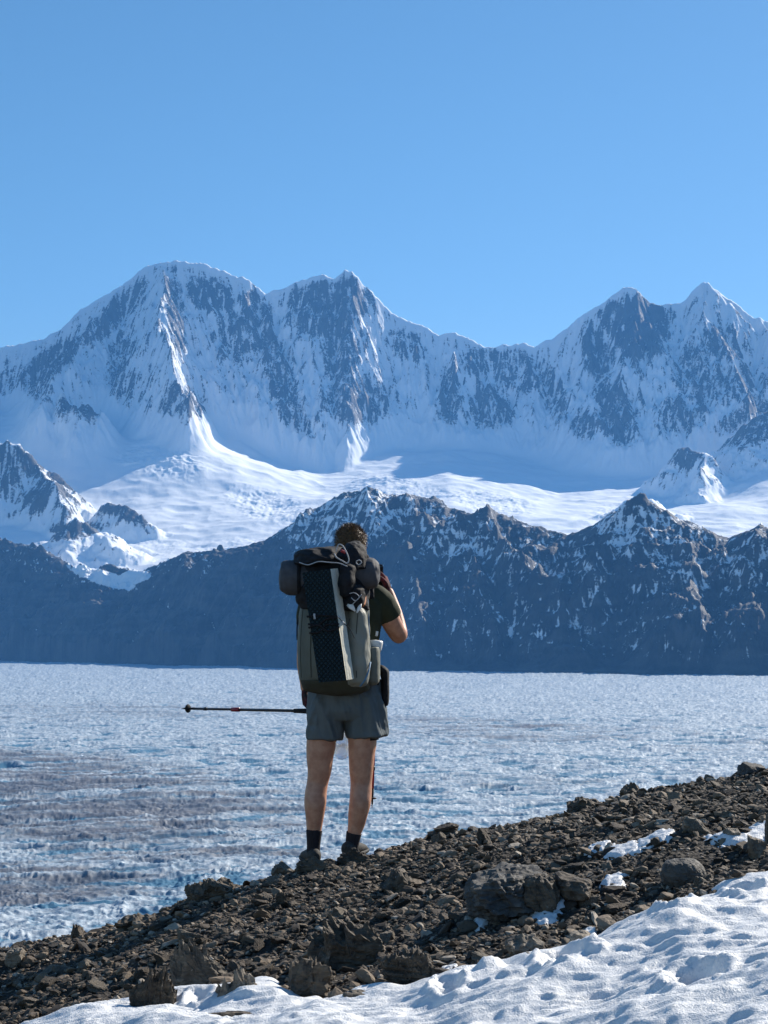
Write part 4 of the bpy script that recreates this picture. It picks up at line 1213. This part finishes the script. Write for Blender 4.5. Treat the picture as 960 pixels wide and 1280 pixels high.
# lumpy dark cover heaped over the roll
mk('top_cover', [rings([(370, 418, 705, -.42, -.14), (368, 432, 697, -.42, -.12), (372, 430, 689, -.38, -.12), (398, 428, 684, -.30, -.14)], wrinkle=.032, seed=9, expo=2.2, seg=60),
                 rings([(425, 460, 712, -.40, -.10), (426, 460, 697, -.38, -.08), (430, 457, 684, -.33, -.10), (437, 449, 677, -.26, -.14)], wrinkle=.024, seed=11, expo=2.1, seg=60),
                 rings([(424, 440, 745, -.46, -.30), (422, 444, 728, -.48, -.30), (424, 446, 712, -.46, -.28), (428, 440, 704, -.42, -.3)], wrinkle=.018, seed=12, expo=2.1),
                 rings([(430, 452, 762, -.42, -.26), (428, 456, 750, -.44, -.26), (430, 456, 738, -.44, -.26), (436, 450, 730, -.40, -.26)], wrinkle=.022, seed=14, expo=2.1)], M_black, pack, sub=1)
def wire(P, r, seg=8, n=5): 
    A = crm(np.array(P), n)
    return tube_mesh(A, np.full(len(A), r), seg, up=(.3, .5, .81))
def wp(l): return [W(*p) for p in l]
mk('cord', [wire(wp([(420, 690, -.42), (423, 681, -.43), (428, 682, -.44), (433, 690, -.45), (436, 699, -.45), (434, 704, -.45), (428, 701, -.45), (421, 697, -.45), (418, 692, -.44)]), .0035)], M_cord, pack)['label'] = 'grey loop of cord on top of the pack'
mk('cord', [wire(wp([(374, 703, -.42), (385, 706, -.44), (398, 702, -.45), (412, 703, -.45), (424, 704, -.45), (434, 708, -.46)]), .0028)], M_cord, pack)['label'] = 'thin cord lashed across the roll'
mk('cord', [wire(wp([(445, 702, -.42), (449, 700, -.43), (452, 703, -.43), (448, 706, -.43), (445, 703, -.43)]), .0030)], M_cord, pack)
mk('cord', [wire(wp([(437, 742, -.46), (443, 741, -.465), (449, 746, -.46), (444, 751, -.465), (439, 747, -.46)]), .0024), wire(wp([(440, 756, -.45), (447, 749, -.46), (452, 743, -.45)]), .0024)], M_cord, pack)
mk('cinch_tab', [wire(wp([(432, 691, -.435), (426, 688, -.44)]), .008)], M_red, pack)
# drawn up pale flaps of the pocket mouth
mk('pocket_flap', [tube_mesh(wp([(435, 755, -.42), (439, 758, -.43), (444, 764, -.43)]), [[.012, .004], [.016, .006], [.004, .004]], 10, up=(0, 1, 0)),
                   tube_mesh(wp([(451, 753, -.40), (449, 760, -.41), (446, 766, -.42)]), [[.006, .004], [.012, .005], [.004, .004]], 10, up=(0, 1, 0))], M_white, pack)
mk('compression_strap', [wire(wp([(456, 744, -.28), (455.5, 752, -.33), (454, 757, -.36)]), .009)], M_orange, pack)
mk('piping', [wire(wp([(459.5, 738, -.20), (460.5, 770, -.25), (461.5, 800, -.27), (461.5, 830, -.28), (458, 852, -.30)]), .0045)], M_blue, pack)
mk('piping', [wire(wp([(450, 858, -.37), (456, 850, -.385), (461, 838, -.36), (463, 828, -.3)]), .005)], M_blue, pack)
for px_s in (379, 391, 428, 446):
    mk('seam', [wire([np.array(W(px_s + o_, py_, 0)) * [1, 0, 1] + [0, PY - (.338 if px_s < 430 else .366) + .012 * abs(px_s - 418) / 40, 0] for o_, py_ in ((3, 762), (1, 785), (0, 815), (1, 845))], .0022)], M_packd, pack)
mk('side_strap', [wire(wp([(373, 772, -.22), (371.3, 785, -.22), (371.5, 800, -.22)]), .004)], M_black, pack)
# shoulder straps over the shoulders, hip belt
for px0, px1, in ((408, 404), (461, 464)):
    A = crm(np.array(wp([(px0, 748, -.09), (px0, 733, -.05), (px1, 730, .03), (px1, 742, .11), (px1, 775, .14), (px1 - 2, 815, .10), (px1, 838, -.02)])), 6)
    mk('shoulder_strap', [tube_mesh(A, np.tile([.030, .008], (len(A), 1)), 12, up=(0, 1, .4), expo=3)], M_black, pack)
A = []
for t in np.linspace(-math.pi * .5 - .9, math.pi * 1.5 + .9 - 1.8, 40):
    pass
belt = [W(431 + 44 * math.cos(a), 853, .145 * math.sin(a)) for a in np.linspace(-math.pi / 2, 1.5 * math.pi, 48)]
mk('hip_belt', [tube_mesh(np.array(belt), np.tile([.006, .020], (48, 1)), 10, up=(0, 0, 1), expo=3)], M_black, pack)
mk('hip_pouch', [rings([(478, 485, 882, -.03, .06), (476, 486.5, 874, -.05, .08), (476, 486.5, 850, -.06, .09), (474, 486, 838, -.06, .08), (473, 480, 832, -.03, .05)], wrinkle=.006, seed=16, expo=3, n=5)], M_black, pack, sub=1)
mk('side_pocket', [rings([(461, 471, 856, -.22, -.10), (458, 474.5, 850, -.25, -.07), (457, 475.5, 832, -.26, -.06), (458, 475, 815, -.26, -.06), (460, 474, 809, -.25, -.07)], wrinkle=.005, seed=18, expo=2.5)], M_pack, pack, sub=1)
mk('buckle', [wire(wp([(470, 795, -.05), (471, 789, -.05)]), .010)], M_white, pack)
mk('webbing', [wire(wp([(472, 800, -.02), (474, 784, .0), (474.5, 770, .03)]), .0035)], M_gloved, pack)

# roll of bedding tied across the top
roll = empty('bedding_roll', W(412, 720, -.24))
tag(roll, 'charcoal sleeping roll tied crosswise over the top of the backpack, both round ends showing', 'sleeping roll')
A = wp([(350.5, 722.5, -.245), (352.5, 722.5, -.245), (360, 722, -.245), (380, 722, -.245), (412, 720, -.245), (445, 717.5, -.245), (464, 716.5, -.245), (471, 716, -.245), (474, 716, -.245)])
rr = [.05, .080, .096, .097, .095, .093, .088, .072, .045]
A2 = crm(np.array([[*a, b] for a, b in zip(A, rr)]), 6)
mk('cover', [tube_mesh(A2[:, :3], A2[:, 3], 40, up=(0, 1, 0), wrinkle=.010, seed=20)], M_roll, roll, sub=1)
for cx in (374.5, 441):
    yy = 722 if cx < 400 else 718
    P = [W(cx, yy, -.245) + np.array([0, math.cos(a) * .100, math.sin(a) * .102]) for a in np.linspace(0, 2 * math.pi, 33)]
    mk('tie_strap', [tube_mesh(np.array(P), np.tile([.003, .010], (33, 1)), 8, up=(1, 0, 0), expo=3)], M_black, roll)

# folded foam mat standing behind the pack
mat_o = empty('foam_mat', W(416, 852, -.44))
tag(mat_o, 'folded foam sleeping mat with dark teal face and cream edges strapped upright to the backpack', 'sleeping mat')
def mat_panels():
    m = NT('teal_foam'); v = m.obj((1, 1, 1))
    def tri(ax, ay):
        cv = m.n('ShaderNodeSeparateXYZ'); m.put(cv.inputs[0], v)
        t = m.math('ADD', m.math('MULTIPLY', cv.outputs['X'], ax), m.math('MULTIPLY', cv.outputs['Z'], ay))
        return m.math('ABSOLUTE', m.math('SUBTRACT', m.math('FRACT', t), .5))
    d = m.math('MINIMUM', tri(42, 36), tri(42, -36))
    m.col(m.mix(m.ramp(m.math('ADD', d, m.math('MULTIPLY', m.noise(v, 14, 4, .6), .10)), .05, .24), (0.003, 0.007, 0.010), (0.010, 0.028, 0.036)))
    m.rough(.75); m.bump(m.ramp(d, 0, .3), .006, 1.0)
    teal = m.m
    cream = plain('cream_foam', (0.60, 0.58, 0.48), .8, (0.70, 0.68, 0.58), 60, .003, 90)
    # front face corners, then the depth direction
    TL, TR, BR, BL = W(377.5, 716, -.475), W(413, 711, -.49), W(433, 850, -.49), W(398.5, 853, -.475)
    dep = np.array([.040, .085, .004])
    n = 7
    rr = np.random.RandomState(4)
    par = mat_o
    for i in range(n):
        t0, t1 = i / n, (i + .93) / n
        c = []
        for t in (t0, t1):
            for P in (TL, TR, BR, BL): c.append(P + dep * t + np.array([rr.uniform(-.0015, .0015) for _ in range(3)]))
        bm = bmesh.new(); vs = [bm.verts.new(p - np.array(mat_o['_og'])) for p in c]
        for f in ((0, 1, 2, 3), (7, 6, 5, 4), (0, 4, 5, 1), (1, 5, 6, 2), (2, 6, 7, 3), (3, 7, 4, 0)): bm.faces.new([vs[j] for j in f])
        bmesh.ops.recalc_face_normals(bm, faces=bm.faces[:])
        bmesh.ops.subdivide_edges(bm, edges=bm.edges[:], cuts=18, use_grid_fill=True)
        for v_ in bm.verts:
            q = v_.co
            k = float(pn(q.x * 30 + i, q.z * 26, 5)); 
            v_.co.x += k * .0012; v_.co.y += float(pn(q.z * 24, q.x * 30 + i * 3, 6)) * .002
        me = D.meshes.new('foam_panel'); bm.to_mesh(me); bm.free()
        me.materials.append(teal if i == 0 else cream)
        if i == 0:
            me.materials.append(cream)
            # only the outer skin is teal
            nn = np.cross(TR - TL, BL - TL); nn /= np.linalg.norm(nn)
            for f in me.polygons:
                if abs(f.normal.x * nn[0] + f.normal.y * nn[1] + f.normal.z * nn[2]) < .7: f.material_index = 1
        o = D.objects.new('foam_panel', me); COL.objects.link(o); o.parent = par
    # dark webbing round the middle and its toggles
    def on(u, v_, out=.006):
        p = (TL * (1 - u) + TR * u) * (1 - v_) + (BL * (1 - u) + BR * u) * v_
        nrm = np.cross(TR - TL, BL - TL); nrm /= np.linalg.norm(nrm)
        if nrm[1] > 0: nrm = -nrm
        return p + nrm * out
    for k, (v0, v1) in enumerate(((.40, .43), (.47, .44), (.50, .53), (.55, .50))):
        P = [on(0, v0, -.05) + [-.01, 0, 0], on(-.03, v0), on(.3, v0 + .015 * math.sin(k * 2.1), .008), on(.6, v1 - .02 * math.cos(k * 1.7), .008), on(.97, v1, .006), on(1.0, v1, -.004)]
        A = crm(P, 4)
        mk('mat_strap', [tube_mesh(A, np.tile([.006, .003], (len(A), 1)), 8, up=(0, 1, 0), expo=3)], M_black, mat_o)
    mk('toggle', [wire([on(.22, .38, .012), on(.21, .43, .012)], .006)], M_cord, mat_o)
    mk('toggle', [wire([on(1.03, .43, .012), on(1.13, .45, .012)], .005), wire([on(1.15, .48, .012), on(1.2, .5, .012)], .007)], M_cord, mat_o)
    mk('toggle_cord', [wire([on(1.05, .44, .014), on(1.3, .52, .014), on(1.45, .46, .012)], .0022), wire([on(1.15, .48, .014), on(1.4, .56, .014), on(1.5, .64, .012)], .0022)], M_black, mat_o)
mat_panels()

# bottle in the side pocket
bt = empty('water_bottle', W(467, 845, -.16))
tag(bt, 'bottle with a wide white cap sticking out of the right side pocket of the pack', 'bottle')
A = wp([(467, 850, -.16), (467.5, 830, -.16), (468.5, 813, -.16)])
mk('flask', [tube_mesh(crm(A, 4), np.full(9, .030), 20, up=(0, 1, 0))], plain('grey_flask', (0.32, 0.33, 0.31), .4), bt)
A = wp([(468.6, 815, -.16), (469, 811, -.16), (469.4, 804, -.16), (469.6, 801, -.16)])
mk('cap', [tube_mesh(np.array(A), [.030, .036, .041, .040], 24, up=(0, 1, 0))], M_white, bt)

# ---- trekking poles
def pole(name, P0, P1, label, strap=None, grip_r=.016):
    """P0 grip top, P1 tip"""
    P0, P1 = np.array(P0), np.array(P1)
    o = empty(name, P1); tag(o, label, 'trekking pole')
    d = (P1 - P0); l = np.linalg.norm(d); d /= l
    up = (0, 0, 1) if abs(d[2]) < .9 else (0, 1, 0)
    def seg(a, b, r, m, nm): return mk(nm, [tube_mesh(np.array([P0 + d * a, P0 + d * (a + b) / 2, P0 + d * b]), [r] * 3 if not isinstance(r, tuple) else [r[0], sum(r) / 2, r[1]], 14, up=up)], m, o)
    seg(0, .14, (grip_r, grip_r * .8), M_black, 'grip')
    seg(.13, l * .55, .0085, M_alu, 'upper_tube')
    seg(l * .545, l * .60, .0125, M_red, 'clamp')
    seg(l * .58, l - .10, .0072, M_red if strap else M_alu, 'lower_tube')
    seg(l * .80, l * .82, .010, M_alu, 'collar')
    seg(l - .11, l - .02, (.008, .005), M_sole, 'tip_holder'); seg(l - .025, l, (.004, .002), M_cord, 'steel_tip')
    bp = P0 + d * (l - .055)
    mk('basket', [tube_mesh(np.array([bp - d * .004, bp, bp + d * .004]), [.020, .026, .020], 16, up=up)], M_sole, o)
    return o
pole('trekking_pole', W(391, 889, .05), W(227, 885.5, .72), 'dark trekking pole held out level to the left in the lowered hand')
pr = pole('trekking_pole', W(474, 752, .30), W(465, 1010, .20), 'red and black trekking pole hanging upright behind the right leg', True, .013)
mk('wrist_strap', [wire(wp([(474, 754, .30), (470, 764, .30), (476, 772, .29), (482, 758, .28), (484, 742, .28)]), .005)], M_gloved, pr)

# phone held up before the face
ph = W(471, 722, .33)
og = ph - np.array([0, 0, .075])
phone = empty('phone', og)
tag(phone, 'dark phone held upright in the raised right hand', 'phone')
def slab(c, hx, hy, hz, rz, e=6):
    rt = rotm(R(rz), 0, 0)
    V, Fc = ICO[4]
    V = np.sign(V) * np.abs(V) ** .28
    return (V * np.array([hx, hy, hz])) @ rt.T + c, [tuple(f) for f in Fc]
mk('case', [slab(ph, .038, .0055, .078, 12)], M_black, phone)
mk('screen', [slab(ph + np.array([.0012, -.0045, 0]), .034, .0028, .072, 12)], plain('dark_glass', (0.01, 0.01, 0.012), .08, spec=.5), phone)
mk('camera_lens', [ellips(ph + np.array([-.018, .005, .055]), (.006, .004, .006), 3), ellips(ph + np.array([-.018, .005, .038]), (.006, .004, .006), 3)], M_alu, phone)

# clear bag hanging in front of the thighs
def clear_bag():
    m = NT('clear_plastic')
    m.col((.93, .95, .97)); m.rough(.12); m.b.inputs['Transmission Weight'].default_value = .75
    m.b.inputs['IOR'].default_value = 1.25; m.b.inputs['Alpha'].default_value = .75
    v = m.obj(); m.bump(m.noise(v, 60, 4, .6), .01, 1)
    o = mk('plastic_bag', [rings([(424, 430, 900, .17, .20), (421, 434, 912, .15, .22), (418, 437, 928, .13, .24), (419, 436, 941, .13, .24), (423, 432, 947, .16, .21)], wrinkle=.035, seed=22, expo=2.2, n=6, cap=True)], m.m, None, origin=W(428, 947, .18), sub=1)
    tag(o, 'crumpled clear plastic bag hanging in front of the thighs of the hiker', 'plastic bag')
clear_bag()
for o in D.objects:
    if '_og' in o: del o['_og']
